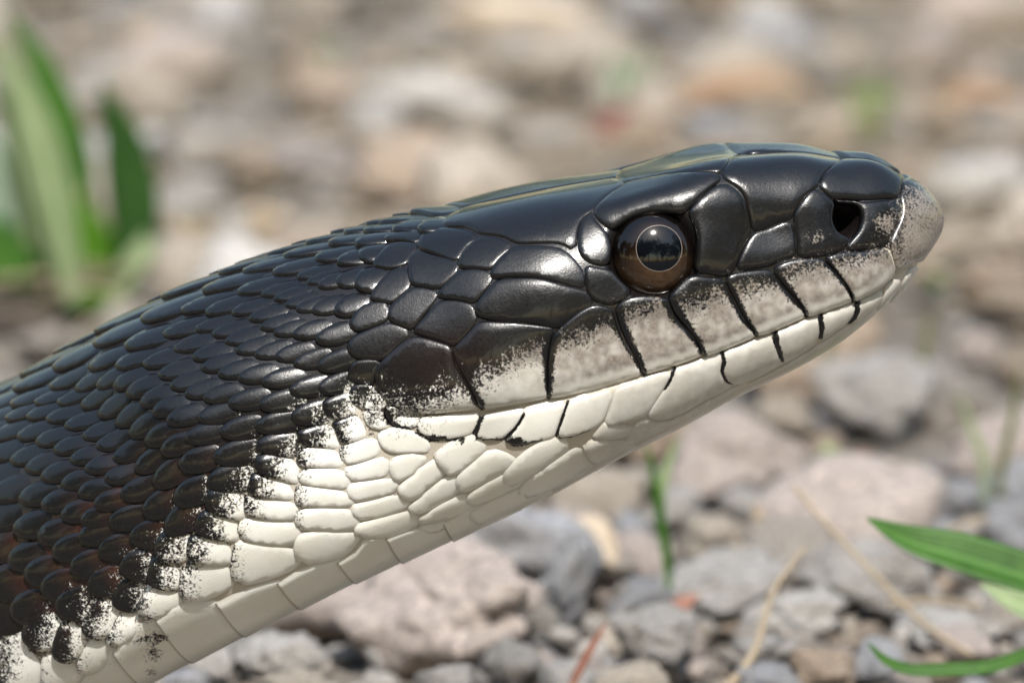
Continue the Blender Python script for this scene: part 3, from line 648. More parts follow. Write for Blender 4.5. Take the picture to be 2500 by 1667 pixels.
def scale_mesh_data(i, n=24, fine=True):
    P = _cells[i]
    if len(P) < 3: return None
    P = resample2(chaikin(P), n); c = P.mean(0); d = P - c
    L = np.abs(d[:, 0]).max(); Wd = np.abs(d[:, 1]).max()
    if Wd < .25 or L < .3: return None
    dark = 1 - np.clip((pale_seed[i] + .1) / .6, 0, 1)
    d[:, 0] *= np.where(d[:, 0] < 0, 1.16 + .02 * dark, 1.14 + .16 * dark)
    d[:, 1] *= 1.10 + .16 * dark - .22 * dark * np.clip(-d[:, 0] / L, 0, 1) ** 2
    slim = float(np.clip((1000 - px_seed[i, 0]) / 200, 0, 1) * np.clip((.45 - pale_seed[i]) / .3, 0, 1))
    if slim > .02:                                          # tidy overlapping leaf shape on the trunk
        lowdown = np.clip((px_seed[i, 1] - 1100) / 300, 0, 1)
        A_ = 1.5 * (.65 * _even[i] + .35 * _area[i]); ratio = 1.85 - .45 * lowdown
        hw = math.sqrt(A_ / math.pi / ratio); hl = hw * ratio
        a0 = math.atan2(d[0, 1] / hw, d[0, 0] / hl); sg = 1 if (d[0, 0] * d[1, 1] - d[0, 1] * d[1, 0]) > 0 else -1
        t = a0 + sg * np.linspace(0, 2 * np.pi, n, endpoint=False)
        leaf = np.stack([hl * np.cos(t) + .08 * hl, hw * np.sign(np.sin(t)) * np.abs(np.sin(t)) ** .88 * (1 + .10 * np.cos(t))], 1)
        d = d * (1 - slim) + leaf * slim
        L = np.abs(d[:, 0]).max(); Wd = np.abs(d[:, 1]).max()
    size = min(1.0, Wd / 1.3)
    Q, F, dist, ph = pad_mesh(c + d, [.06, .15] if fine else [.12], .42 * max(size, .5) if fine else .9)
    ij = from_uv(Q); S, N = surf(ij[:, 0], ij[:, 1])
    post = -(Q[:, 0] - c[0]) / max(L, .2); latd = (Q[:, 1] - c[1]) / max(Wd, .2)
    pale = np.clip(pigment(c_ := surf(*from_uv(c[None]).T)[0])[0][0] - .55, 0, .45) / .45
    th, lf, dm = (.12 - .04 * pale) * size, (.27 - .19 * pale) * size, (.15 - .04 * pale) * size
    H = -.14 + (.14 + th) * (1 - np.exp(-(dist / .09) ** 1.3)) + dm * ph + lf * post * np.clip(dist / .12, 0, 1)
    H = H + .035 * size * (1 - pale) * np.exp(-(latd / .15) ** 2) * np.clip(dist / .5, 0, 1)
    V = S + N * H[:, None]
    fn = np.cross(V[F[0][1]] - V[F[0][0]], V[F[0][2]] - V[F[0][0]])
    if fn @ N[F[0][0]] < 0: F = [q[::-1] for q in F]
    dW = -.36 * post + rng.uniform(-.14, .14) - .16 * np.exp(-dist / .05)
    dR = np.clip(.1 - .9 * post, 0, 1.0) * rng.choice((.15, .5, 1.1))
    A = attrs(S, 0, dW, dR, np.exp(-dist / .08))
    V, F, A = skirted(V, N, F, A, .35)
    return V, F, A
cover_V, cover_F, cover_A, cover_n = [], [], [], 0
for i in range(len(seeds)):
    shown = i < n_tr
    dat = scale_mesh_data(i) if seeds[i, 0] > u_left - 12 else scale_mesh_data(i, 12, False)
    if dat is None: continue
    V, F, A = dat
    px = to_px(V.mean(0)); inframe = (-40 < px[0] < 2540 and px[1] < 1720) and seeds[i, 1] >= 0 and (V[:, 1] - bend(V[:, 0])).mean() < .5
    if inframe: link('scale', new_mesh('scale', V, F, MAT_SCALE, A), snake)
    else:
        cover_V.append(V); cover_A.append(A); cover_F += [tuple(k + cover_n for k in f) for f in F]; cover_n += len(V)
cov = link('scale_cover', new_mesh('scale_cover', np.vstack(cover_V), cover_F, MAT_SCALE, np.vstack(cover_A)), snake)
cov['kind'] = 'stuff'
# broad belly plates, each running right across the underside
pitch = 4.4; u = u_tail
nb = 0
while u < bel[-1, 0] + 3:
    ua, ub = u - .9, u + pitch + .5
    na, nc = 9, 44
    V, Np, Hh, F, DW = [], [], [], [], []
    fa = np.array([0, .02, .05, .12, .3, .5, .75, .95, 1.0])
    for a, f in enumerate(fa):
        uu = ua + (ub - ua) * f; v0 = belly_v(uu) - .5
        k = int(round(np.interp(uu, arc, np.arange(NS)))); tot = VARC[k, NT]
        for c_ in range(nc):
            g = c_ / (nc - 1)
            w = 1.0 * math.sin(math.pi * min(1, max(0, f))) * .6
            vv = (v0 + .5 - w) + (tot - 2 * (v0 + .5 - w)) * g
            V.append((uu, vv))
            e = min(f, 1 - f, g * 6, (1 - g) * 6)
            Hh.append(-.12 if a in (0, na - 1) or c_ in (0, nc - 1) else .05 + .17 * (1 - f)); DW.append(1.0 if a < 2 or c_ < 1 or c_ > nc - 2 else 0.0)
    ij = from_uv(np.array(V)); S, N = surf(ij[:, 0], ij[:, 1]); VV = S + N * np.array(Hh)[:, None]
    for a in range(na - 1):
        for c_ in range(nc - 1):
            q = (a*nc + c_, a*nc + c_ + 1, (a+1)*nc + c_ + 1, (a+1)*nc + c_); F.append(q)
    fn = np.cross(VV[nc*4+11] - VV[nc*4+10], VV[nc*5+10] - VV[nc*4+10])
    if fn @ N[nc*4+10] < 0: F = [q[::-1] for q in F]
    link('belly_plate', new_mesh('belly_plate', VV, F, MAT_SCALE, attrs(S, 0, rim=np.array(DW))), snake)
    u += pitch; nb += 1

# ------------------------------------------------------------------ eyes
def eye_material(name, kind):
    m = bpy.data.materials.new(name); k = NT_(m)
    at = k.n('Attribute', attribute_name='pig'); sep = k.n('SeparateColor'); k.l(at.outputs['Color'], sep.inputs[0])
    co = k.n('TexCoord').outputs['Object']
    if kind == 'iris':
        n = k.noise(co, 2600, 4, .65, 1.2); n2 = k.noise(co, 500, 2)
        r = k.math('ADD', sep.outputs[0], k.math('MULTIPLY', k.math('SUBTRACT', n, .5), .12))
        c = k.ramp(r, [(.50, (.010, .0045, .003)), (.64, (.007, .0035, .0025)), (.76, (.003, .002, .002)), (.86, (.001, .001, .0015))])
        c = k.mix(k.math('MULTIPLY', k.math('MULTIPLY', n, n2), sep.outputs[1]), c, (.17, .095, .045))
        k.l(c, k.b.inputs['Base Color'])
    elif kind == 'pupil': k.b.inputs['Base Color'].default_value = (.0025, .003, .0045, 1)
    else: k.b.inputs['Base Color'].default_value = (.20, .165, .14, 1)
    k.b.inputs['Roughness'].default_value = .09 if kind != 'ring' else .3
    k.b.inputs['Specular IOR Level'].default_value = .5
    k.l(k.bump(k.noise(co, 1500, 2), .05, .0002), k.b.inputs['Normal'])
    return m
ME_I, ME_P, ME_R = eye_material('iris', 'iris'), eye_material('pupil', 'pupil'), eye_material('pupil_ring', 'ring')
bv0 = BVHTree.FromPolygons([tuple(v) for v in G0.reshape(-1, 3)], [tuple(int(k) for k in f) for f in QUADS])
hit = bv0.ray_cast(Vector(CAM), Vector(ray(*EYE)))
Pe, Ne = np.array(hit[0]), np.array(hit[1]); Ne = -Ne if Ne[1] > 0 else Ne
Ne = Ne * .55 + np.array([0.03, -1, .05]) * .45; Ne /= np.linalg.norm(Ne)
Xe = np.array([1.0, 0, 0]); Xe -= Ne * (Xe @ Ne); Xe /= np.linalg.norm(Xe); Ze = np.cross(Xe, Ne); Ze = -Ze if Ze[2] < 0 else Ze
RE, DE = 2.84, 1.75; Ce = Pe - Ne * .95
PUP = np.array([.27, .34]); PUPR = 1.53
def eye_patch(name, r0, r1, lift, mat, nr, parent):
    V, F, A = [], [], []; n = 72
    for a in range(nr + 1):
        rr = r0 + (r1 - r0) * a / nr
        for b in range(n):
            t = 2 * math.pi * b / n; f = rr / RE
            cx, cz = PUP * max(0, 1 - max(0, rr - PUPR) / (RE - PUPR)) if r1 > 2 else PUP
            x, z = cx + rr * math.cos(t), cz + rr * math.sin(t)
            q = math.hypot(x, z)
            if q > RE * .9995: x, z = x / q * RE * .9995, z / q * RE * .9995; q = RE * .9995
            h = DE * math.sqrt(max(0, 1 - (q / RE) ** 2)) + lift
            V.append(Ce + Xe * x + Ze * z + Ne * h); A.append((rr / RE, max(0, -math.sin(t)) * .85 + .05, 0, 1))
    for a in range(nr):
        for b in range(n):
            c = (b + 1) % n; F.append((a*n + b, a*n + c, (a+1)*n + c, (a+1)*n + b))
    if r0 == 0: F = [f for f in F]
    V = np.array(V); fn = np.cross(V[F[5 * 1 + n][1]] - V[F[5 + n][0]], V[F[5 + n][3]] - V[F[5 + n][0]])
    if fn @ Ne < 0: F = [f[::-1] for f in F]
    return link(name, new_mesh(name, V, F, mat, A), parent)
for far in (False, True):
    e = eye_patch('eye', .001, RE, 0, ME_I, 28, snake)
    p = eye_patch('pupil', .001, PUPR, .012, ME_P, 12, e); r = eye_patch('pupil_ring', PUPR - .005, PUPR + .035, .02, ME_R, 2, e)
    if far: e.scale = (1, -1, 1)

# ------------------------------------------------------------------ ground
def dirt_material():
    m = bpy.data.materials.new('gritty_soil'); k = NT_(m); co = k.n('TexCoord').outputs['Object']
    a = k.noise(co, 60, 5, .6); b = k.noise(co, 900, 4, .65)
    c = k.mix(k.math('MULTIPLY', b, .8), k.ramp(a, [(.3, (.10, .08, .062)), (.55, (.19, .155, .12)), (.75, (.29, .24, .19))]), (.22, .20, .175))
    k.l(c, k.b.inputs['Base Color']); k.b.inputs['Roughness'].default_value = .95
    k.l(k.bump(b, .8, .002), k.b.inputs['Normal']); return m
MAT_DIRT = dirt_material()
gx = np.concatenate([[-60000, -4000], np.linspace(-400, 400, 81), [4000, 60000]]); gy = np.concatenate([[-60000, -4000], np.linspace(-600, 1100, 171), [4000, 60000]])
X, Y = np.meshgrid(gx, gy, indexing='ij')
Z = -2.2 + 1.2 * np.sin(X / 31 + 1) * np.cos(Y / 27) + .8 * np.sin(X / 13 + Y / 17)
idx = np.arange(X.size).reshape(X.shape)
Fq = np.stack([idx[:-1, :-1], idx[1:, :-1], idx[1:, 1:], idx[:-1, 1:]], -1).reshape(-1, 4)
g = link('ground', new_mesh('ground', np.stack([X, Y, Z], -1).reshape(-1, 3), Fq, MAT_DIRT)); g['kind'] = 'structure'

# unseen dark ground sheet, added on the camera's side to cut bounce and reflections
def absorber_material():
    m = bpy.data.materials.new('absorber_dark'); k = NT_(m); co = k.n('TexCoord').outputs['Object']
    a = k.noise(co, 3, 4, .6); b = k.noise(co, 320, 3, .7)
    k.l(k.mix(k.math('MULTIPLY', b, .5), k.ramp(a, [(.3, (.028, .028, .03)), (.7, (.045, .044, .043))]), (.07, .068, .066)), k.b.inputs['Base Color'])
    k.b.inputs['Roughness'].default_value = .9; k.l(k.bump(b, .8, .003), k.b.inputs['Normal']); return m
yy = np.array([-75.0, -95, -120, -6500]); zz = np.array([-8.0, 2.0, 3.0, 40.0]); xx = np.concatenate([[-60000], np.linspace(-900, 900, 91), [60000]])
Xr, Yr = np.meshgrid(xx, yy, indexing='ij'); Yr = Yr + np.where(Yr > -130, 5 * np.sin(Xr / 23) + 3 * np.sin(Xr / 9 + 1), 0); Zr = np.broadcast_to(zz, Xr.shape)
ir = np.arange(Xr.size).reshape(Xr.shape)
absorber = link('bounce_absorber', new_mesh('bounce_absorber', np.stack([Xr, Yr, Zr], -1).reshape(-1, 3), np.stack([ir[:-1, :-1], ir[:-1, 1:], ir[1:, 1:], ir[1:, :-1]], -1).reshape(-1, 4)[:, ::-1], absorber_material())); absorber['kind'] = 'structure'

# ------------------------------------------------------------------ stones
def stone_material(name, from_attr=False):
    m = bpy.data.materials.new(name); k = NT_(m)
    co = k.n('TexCoord').outputs['Object']
    if from_attr: base = k.n('Attribute', attribute_name='pig').outputs['Color']; v = co
    else:
        oi = k.n('ObjectInfo'); base = oi.outputs['Color']
        add = k.n('VectorMath', operation='ADD'); k.l(co, add.inputs[0]); k.l(oi.outputs['Location'], add.inputs[1]); v = add.outputs[0]
    f = 1.0 if from_attr else .0055
    n1 = k.noise(v, 300 * f, 4, .6); n2 = k.noise(v, 1500 * f, 5, .75); n3 = k.noise(v, 5200 * f, 3, .7)
    c = k.mix(k.math('MULTIPLY', k.math('SUBTRACT', n1, .3), .9, clamp=True), base, (.44, .37, .30))
    grain = k.ramp(n2, [(.33, (.38, .37, .38)), (.47, (.9, .9, .9)), (.6, (1.3, 1.28, 1.26)), (.68, (1.6, 1.55, 1.5))])
    x = k.n('Mix', data_type='RGBA', blend_type='MULTIPLY'); x.inputs[0].default_value = .85; k.l(c, x.inputs[6]); k.l(grain, x.inputs[7])
    y = k.n('Mix', data_type='RGBA', blend_type='MULTIPLY'); y.inputs[0].default_value = .6; k.l(x.outputs[2], y.inputs[6])
    k.l(k.ramp(n3, [(.3, (.5, .5, .5)), (.5, (1, 1, 1)), (.7, (1.3, 1.3, 1.3))]), y.inputs[7])
    k.l(y.outputs[2], k.b.inputs['Base Color'])
    k.b.inputs['Roughness'].default_value = .85; k.b.inputs['Specular IOR Level'].default_value = .3
    b = k.bump(n2, .9, .0012); k.l(k.bump(n3, .5, .0004, b), k.b.inputs['Normal'])
    return m
MAT_STONE = stone_material('stone'); MAT_GRAVEL = stone_material('gravel', True)
def ico(sub):
    bm = bmesh.new(); bmesh.ops.create_icosphere(bm, subdivisions=sub, radius=1)
    V = np.array([v.co[:] for v in bm.verts]); F = [tuple(v.index for v in f.verts) for f in bm.faces]; bm.free()
    return V / np.linalg.norm(V, axis=1)[:, None], F
ICO = {s: ico(s) for s in (2, 3, 4)}
def stone_shape(seed, sub=3, sharp=34, planes=12):
    """crushed stone: a random polyhedron with softened edges and a rough face, unit size"""
    r = np.random.default_rng(seed); D, F = ICO[sub]
    N = r.normal(size=(planes, 3)); N /= np.linalg.norm(N, axis=1)[:, None]; dist = r.uniform(.62, 1.0, planes)
    q = np.clip(D @ N.T, 0, None) / dist
    R = ((q ** sharp).sum(1) + 1e-6) ** (-1 / sharp); R = np.minimum(R, 1.25)
    nz = np.zeros(len(D))
    for f, a in ((3, .05), (6, .04), (11, .034), (21, .026), (37, .018)):
        for _ in range(4):
            k = r.normal(size=3); k /= np.linalg.norm(k); nz += a * np.sin(D @ k * f + r.uniform(0, 6.3))
    V = D * (R * (1 + nz))[:, None]
    V = V - (V.max(0) + V.min(0)) / 2
    return V / np.abs(V).max(0), F
TEMPL = [stone_shape(100 + i) for i in range(16)]
TEMPL_ME = [new_mesh('stone', V, F, MAT_STONE) for V, F in TEMPL]
for me in TEMPL_ME:                                        # unit templates: undo the millimetre factor, sizes go on the object
    me.transform(Matrix.Scale(1000.0, 4))
footprint = []                                             # x, y, radius of stones already lying there
def put_stone(name, x, y, sx, sy, sz, rot, col, seed=None, sub=4, sink=.25, group=None, label=None, me=None, tilt=(0, 0)):
    if me is None:
        V, F = stone_shape(seed, sub); me = new_mesh(name, V, F, MAT_STONE); me.transform(Matrix.Scale(1000.0, 4))
    o = link(name, me); o.scale = (sx * MM, sy * MM, sz * MM); o.rotation_euler = (tilt[0], tilt[1], rot)
    o.location = (x * MM, y * MM, (sz * (1 - 2 * sink) - 1.0) * MM); o.color = (*col, 1)
    tag(o, label, 'stone', group); footprint.append((x, y, max(sx, sy))); return o
D2N = 2500 / 2352
def placed(px, py, wpx, hpx, col, label, seed, name='stone', flat=.8, rot=None):
    """a stone seen with its middle at (px, py), so wide and high in the picture"""
    rr = random.Random(seed)
    P = at_ground(px * D2N, (py + hpx * .38) * D2N, 0); mm = np.linalg.norm(P - CAM) / DIST * FIELD / 2352
    w = wpx * mm / 2; h = hpx * mm / 2
    dep = w * rr.uniform(.7, .95)
    h = max(h * .95, 1.2)
    return put_stone(name, P[0], P[1] + dep * .6, w, dep, h, rr.uniform(-.35, .35) if rot is None else rot, col, seed, sink=.12, label=label, tilt=(rr.uniform(-.15, .15), rr.uniform(-.2, .2)))
GREY, BLUE, PINK, BEIGE, PALE, WARM = (.46, .44, .42), (.42, .43, .46), (.56, .48, .44), (.55, .48, .40), (.64, .61, .57), (.48, .37, .28)
placed(2010, 900, 310, 230, GREY, 'large grey stone with a deep black hollow under one end', 11)
placed(2100, 1130, 250, 190, BLUE, 'bluish grey stone whose top rises behind the green leaf tip', 12)
placed(2000, 1300, 330, 190, GREY, 'broad grey block lying between the dry straw and the green leaves', 13)
placed(1690, 1040, 330, 260, PINK, 'pale pinkish boulder-like stone behind the thin green grass blade', 14)
placed(1626, 1214, 210, 130, BEIGE, 'rounded beige stone beside the upright straw sliver', 15)
placed(1366, 1120, 230, 140, BEIGE, 'tan stone half hidden under the white throat', 16)
placed(1640, 1335, 380, 120, GREY, 'long flat grey stone crossed by the foot of the thin grass blade', 17)
placed(1830, 1390, 260, 100, PALE, 'pale sunlit wedge of stone in front of the flat grey stone', 18)
placed(1500, 1455, 240, 170, GREY, 'grey stone between the red needle and the red leaf scrap', 19)
placed(1285, 1310, 150, 250, BLUE, 'upright bluish grey stone leaning on the speckled granite lump', 20)
placed(1010, 1380, 500, 330, PINK, 'big speckled pinkish granite lump below the snake throat', 21)
placed(640, 1490, 200, 130, PALE, 'light grey stone next to the granite lump under the neck', 23)
placed(690, 1560, 250, 110, BEIGE, 'yellowish beige stone in front of the granite lump', 24)
placed(1890, 1520, 200, 130, WARM, 'brownish grey stone at the foot of the curled narrow leaf', 25)
placed(1775, 1545, 170, 90, BLUE, 'small bluish white stone beside the leaning dry stem', 26)
placed(2200, 1420, 220, 90, PALE, 'pale flat stone under the end of the dry straw', 27)
placed(2300, 1030, 260, 220, PINK, 'large pinkish beige stone beside the big grey one', 28)
placed(2330, 1220, 150, 120, BLUE, 'blue-grey stone behind the broad green leaf', 29)
placed(1000, 230, 400, 170, PALE, 'very large whitish stone far behind the crown of the head', 31)
placed(690, 345, 280, 120, (.44, .42, .45), 'lilac grey stone far behind the neck', 32)
placed(2240, 420, 270, 150, PALE, 'whitish stone far behind the snout', 33)
placed(1690, 300, 250, 90, (.45, .46, .49), 'bluish slab far behind the eye', 34)
placed(1450, 1550, 230, 110, BEIGE, 'beige stone pierced by the red needle', 35)

def mark(name, px, py):
    P = at_ground(px * D2N, py * D2N); return (name, P[0], P[1])
LANDMARKS = [mark(*t) for t in (('granite lump', 1010, 1500), ('dry straw', 2060, 1400), ('red needle', 1350, 1500), ('thin grass', 1540, 1390), ('big hollowed stone', 2010, 960),
    ('pinkish boulder', 1690, 1130), ('broad green leaf', 2300, 1300), ('leafy clump', 160, 690), ('huge whitish stone', 1000, 290), ('tan wood chunk', 1180, 110), ('dark red leaf', 1430, 295),
    ('rust-coloured leaf', 1700, 220), ('yellowish tuft', 1990, 290), ('whitish far stone', 2240, 480), ('dry olive tuft', 600, 560), ('mossy dark tuft', 750, 160), ('pale green tuft', 1425, 240), ('tan throat stone', 1366, 1170))]
placed(40, 715, 230, 90, (.07, .05, .035), 'dark brown lump put in for the shade under the leafy clump', 36, name='shade_lump')  # near-black lump stands in for the shade below the leaves
# loose stones scattered over the whole strip of ground
rs = random.Random(21)
COLS = [GREY, GREY, BLUE, PINK, BEIGE, PALE, PALE, WARM, (.50, .45, .40), (.36, .29, .23), (.52, .50, .48)]
NAMES = {GREY: 'plain grey', BLUE: 'bluish grey', PINK: 'pinkish', BEIGE: 'beige', PALE: 'whitish', WARM: 'brown', (.50, .45, .40): 'warm grey', (.36, .29, .23): 'dark brown', (.52, .50, .48): 'light grey'}
cells = {}
def free(x, y, r, tol):
    for (a, b, c) in footprint:
        if (a - x) ** 2 + (b - y) ** 2 < ((c + r) * tol) ** 2: return False
    return True
count = 0; tries = 0
def in_view(x, y):
    return abs(x) < (abs(y - CAM[1])) * .087 + 6 and 25 < y < 640
SIZES = [rs.uniform(5.5, 10) for _ in range(52)] + [rs.uniform(3.2, 6) for _ in range(105)] + [rs.uniform(2.2, 4) for _ in range(45)] + [-rs.uniform(1.8, 3.3) for _ in range(75)]
for r in SIZES:
    near_row = r < 0; r = abs(r)
    for _ in range(60):
        y = 20 + 115 * rs.random() if near_row else 25 + 600 * rs.random() ** (1.0 if r > 5.5 else 1.5); x = rs.uniform(-1, 1) * ((y - CAM[1]) * .087 + 4)
        if free(x, y, r, .72) and not (r > 3.4 and y < 75) and not (r > 4 and x < -34 and 60 < y < 260): break
    else: continue
    col = rs.choice([GREY, GREY, BLUE, PALE, (.52, .50, .48), (.50, .45, .40), PINK] if y < 130 else COLS + [BEIGE, BEIGE, WARM, (.50, .45, .40), (.50, .45, .40), (.36, .29, .23)]); f = rs.uniform(.8, 1.2); c2 = tuple(min(.7, v * f) for v in col)
    if r > 5 and col == (.36, .29, .23): col = BEIGE; c2 = tuple(v * f for v in BEIGE)
    big = 'large' if r > 5.5 else 'middling' if r > 3.4 else 'small'
    lm = min(LANDMARKS, key=lambda t: math.hypot(t[1] - x, (t[2] - y) * .8))
    dx, dy = x - lm[1], y - lm[2]
    rel = ('behind' if dy > 0 else 'in front of') if abs(dy) > abs(dx) * 1.2 else 'on the tail side of' if dx < 0 else 'on the snout side of'
    wy, hz = rs.uniform(.65, .95), rs.uniform(.5, .85)
    shape = ('flat ' if hz < .6 else 'chunky ' if hz > .75 else '') + ('elongated ' if wy < .74 else '')
    lab = f'{big} {shape}{NAMES[col]} stone {rel} the {lm[0]}'
    put_stone('stone', x, y, r, r * wy, r * hz, rs.uniform(0, 6.3), c2, me=rs.choice(TEMPL_ME), sink=.2,
              group=f'{big} {shape}{NAMES[col]} stones {rel} the {lm[0]}', label=lab, tilt=(rs.uniform(-.3, .3), rs.uniform(-.3, .3)))
# finer gravel and the ground outside the picture: nobody could count it
def gravel_field(name, n, xr, yr, rad, label, seed, keep):
    r = np.random.default_rng(seed); Vs, Fs, As, off = [], [], [], 0
    shapes = [stone_shape(300 + i, 2) for i in range(8)]
    done = 0
    while done < n:
        x, y = r.uniform(*xr), r.uniform(*yr)
        done += 1
        if not keep(x, y): continue
        V, F = shapes[r.integers(8)]; s = r.uniform(*rad) * np.array([1, r.uniform(.65, 1), r.uniform(.5, .8)])
        a = r.uniform(0, 6.3); R = np.array([[math.cos(a), -math.sin(a), 0], [math.sin(a), math.cos(a), 0], [0, 0, 1]])
        P = (V * s) @ R.T + np.array([x, y, s[2] * .5 - 2.4])
        Vs.append(P); Fs += [tuple(k + off for k in f) for f in F]; off += len(V)
        c = np.array(COLS[r.integers(len(COLS))]) * r.uniform(.75, 1.15); As.append(np.tile([*c, 1], (len(V), 1)))
    o = link(name, new_mesh(name, np.vstack(Vs), Fs, MAT_GRAVEL, np.vstack(As))); tag(o, label, 'gravel', kind='stuff'); return o
gravel_field('gravel', 1200, (-60, 60), (15, 150), (.7, 1.7), 'grit and tiny chips between the stones nearest the snake', 9, lambda x, y: True)
gravel_field('gravel', 2300, (-120, 120), (-30, 660), (1.0, 2.6), 'fine mixed gravel filling the gaps between the stones', 5, lambda x, y: True)
gravel_field('gravel', 1900, (-420, 420), (-70, 900), (3.5, 8), 'coarse gravel spread out around the snake', 6, lambda x, y: not in_view(x, y) and not (-30 > x and -30 < y < 420) and not (abs(x) < 75 and -25 < y < 40))

# ------------------------------------------------------------------ plants and litter
def leaf_material(name, dark, light, trans=.35, rough=.45, vein=900):
    m = bpy.data.materials.new(name); k = NT_(m)
    at = k.n('Attribute', attribute_name='pig'); sep = k.n('SeparateColor'); k.l(at.outputs['Color'], sep.inputs[0])
    co = k.n('TexCoord').outputs['Object']
    n = k.noise(co, 160, 4, .6); n2 = k.noise(co, vein, 3, .6)
    f = k.math('ADD', k.math('MULTIPLY', n, .7), k.math('MULTIPLY', n2, .3))
    c = k.ramp(f, [(.32, dark), (.68, light)])
    rib = k.math('LESS_THAN', k.math('ABSOLUTE', k.math('SUBTRACT', sep.outputs[0], .5)), .045)
    c = k.mix(k.math('MULTIPLY', rib, .45), c, tuple(min(1, v * 1.7 + .02) for v in light))
    k.l(c, k.b.inputs['Base Color']); k.b.inputs['Roughness'].default_value = rough; k.b.inputs['Specular IOR Level'].default_value = .4
    t = k.n('BsdfTranslucent'); k.l(c, t.inputs['Color']); mx = k.n('MixShader'); mx.inputs[0].default_value = trans
    k.l(k.b.outputs[0], mx.inputs[1]); k.l(t.outputs[0], mx.inputs[2]); k.l(mx.outputs[0], k.out.inputs['Surface'])
    st = k.math('SINE', k.math('MULTIPLY', sep.outputs[0], 55)); k.l(k.bump(st, .25, .0002), k.b.inputs['Normal'])
    return m
M_DARK = leaf_material('leaf_dark_green', (.022, .075, .012), (.05, .13, .025))
M_GREEN = leaf_material('leaf_green', (.028, .095, .010), (.075, .19, .025))
M_BRIGHT = leaf_material('leaf_bright_green', (.07, .21, .012), (.15, .34, .03), .5)
M_PALE = leaf_material('leaf_pale_green', (.24, .33, .15), (.42, .50, .28), .4)
M_MINT = leaf_material('leaf_mint', (.34, .45, .33), (.50, .60, .46), .4)
M_OLIVE = leaf_material('leaf_olive', (.10, .12, .035), (.22, .23, .08), .4)
M_STRAW = leaf_material('straw', (.34, .26, .165), (.53, .43, .31), .2, .6)
M_RUST = leaf_material('rust', (.27, .115, .08), (.42, .22, .16), .2, .6)
M_TAN = leaf_material('tan_leaf', (.22, .13, .075), (.38, .25, .15), .2, .6)
M_RED = leaf_material('dark_red', (.10, .012, .015), (.22, .03, .03), .25, .6)
M_WOOD = leaf_material('pale_wood', (.36, .28, .20), (.52, .43, .33), 0, .8)
def curve_pts(C, n):
    C = np.asarray(C, float); t = np.linspace(0, 1, len(C)); return pchip(t, C, np.linspace(0, 1, n))
def blade_mesh(name, C, width, mat, fold=.25, tip=.15, base=.35, face=(0, -1, .35), thick=.14, n=26, twist=0.0):
    """a leaf blade along a path: folded along its midrib, tapering to the tip, with real thickness"""
    P = curve_pts(C, n); T = np.gradient(P, axis=0); T /= np.linalg.norm(T, axis=1)[:, None]
    fc = np.array(face, float); V, F, A = [], [], []; m = 7
    for i in range(n):
        t = i / (n - 1)
        w = width / 2 * (base + (1 - base) * min(1, t / .35) ** .7) * (1 - max(0, (t - .45) / .55) ** 1.8 * (1 - tip * .1)) + .05
        S = np.cross(T[i], fc); S /= np.linalg.norm(S); U = np.cross(S, T[i])
        if twist:
            a = twist * t; S, U = S * math.cos(a) + U * math.sin(a), U * math.cos(a) - S * math.sin(a)
        for sgn in (1, -1):
            for j in range(m):
                g = -1 + 2 * j / (m - 1)
                h = abs(g) * w * fold + sgn * thick / 2 * (1 - g * g) ** .5 * (1 if w > .3 else .5) + .02 * sgn
                V.append(P[i] + S * g * w + U * h); A.append((.5 + g / 2, t, 0, 1))
    for i in range(n - 1):
        a, b = i * 2 * m, (i + 1) * 2 * m
        for j in range(m - 1):
            F.append((a + j, a + j + 1, b + j + 1, b + j)); F.append((a + m + j + 1, a + m + j, b + m + j, b + m + j + 1))
        F.append((a, b, b + m, a + m)); F.append((a + m - 1, a + 2 * m - 1, b + 2 * m - 1, b + m - 1))
    return new_mesh(name, V, F, mat, A)
def px3(pts, y): return [at_depth(p[0] * D2N, p[1] * D2N, y + (p[2] if len(p) > 2 else 0)) for p in pts]
def stem_mesh(name, C, r0, r1, mat, n=24):
    P = curve_pts(C, n); T = np.gradient(P, axis=0); T /= np.linalg.norm(T, axis=1)[:, None]; V, F, A = [], [], []; m = 8
    for i in range(n):
        S = np.cross(T[i], (.1, -1, .2)); S /= np.linalg.norm(S); U = np.cross(S, T[i]); r = r0 + (r1 - r0) * i / (n - 1)
        for j in range(m):
            a = 2 * math.pi * j / m; V.append(P[i] + (S * math.cos(a) + U * math.sin(a)) * r * (1 + .08 * math.sin(i * 2.1 + j))); A.append((.2 + .1 * (j % 3), 0, 0, 1))
    for i in range(n - 1):
        for j in range(m): k = (j + 1) % m; F.append((i*m + j, i*m + k, (i+1)*m + k, (i+1)*m + j))
    F += [tuple(range(m - 1, -1, -1)), tuple(range((n - 1) * m, n * m))]
    return new_mesh(name, V, F, mat, A)
def plant(name, label, cat, loc, group=None):
    e = bpy.data.objects.new(name, None); COL.objects.link(e); return tag(e, label, cat, group, 'thing')
def mm_at(y): return (y - CAM[1]) / math.cos(PITCH) / DIST * FIELD / 2352

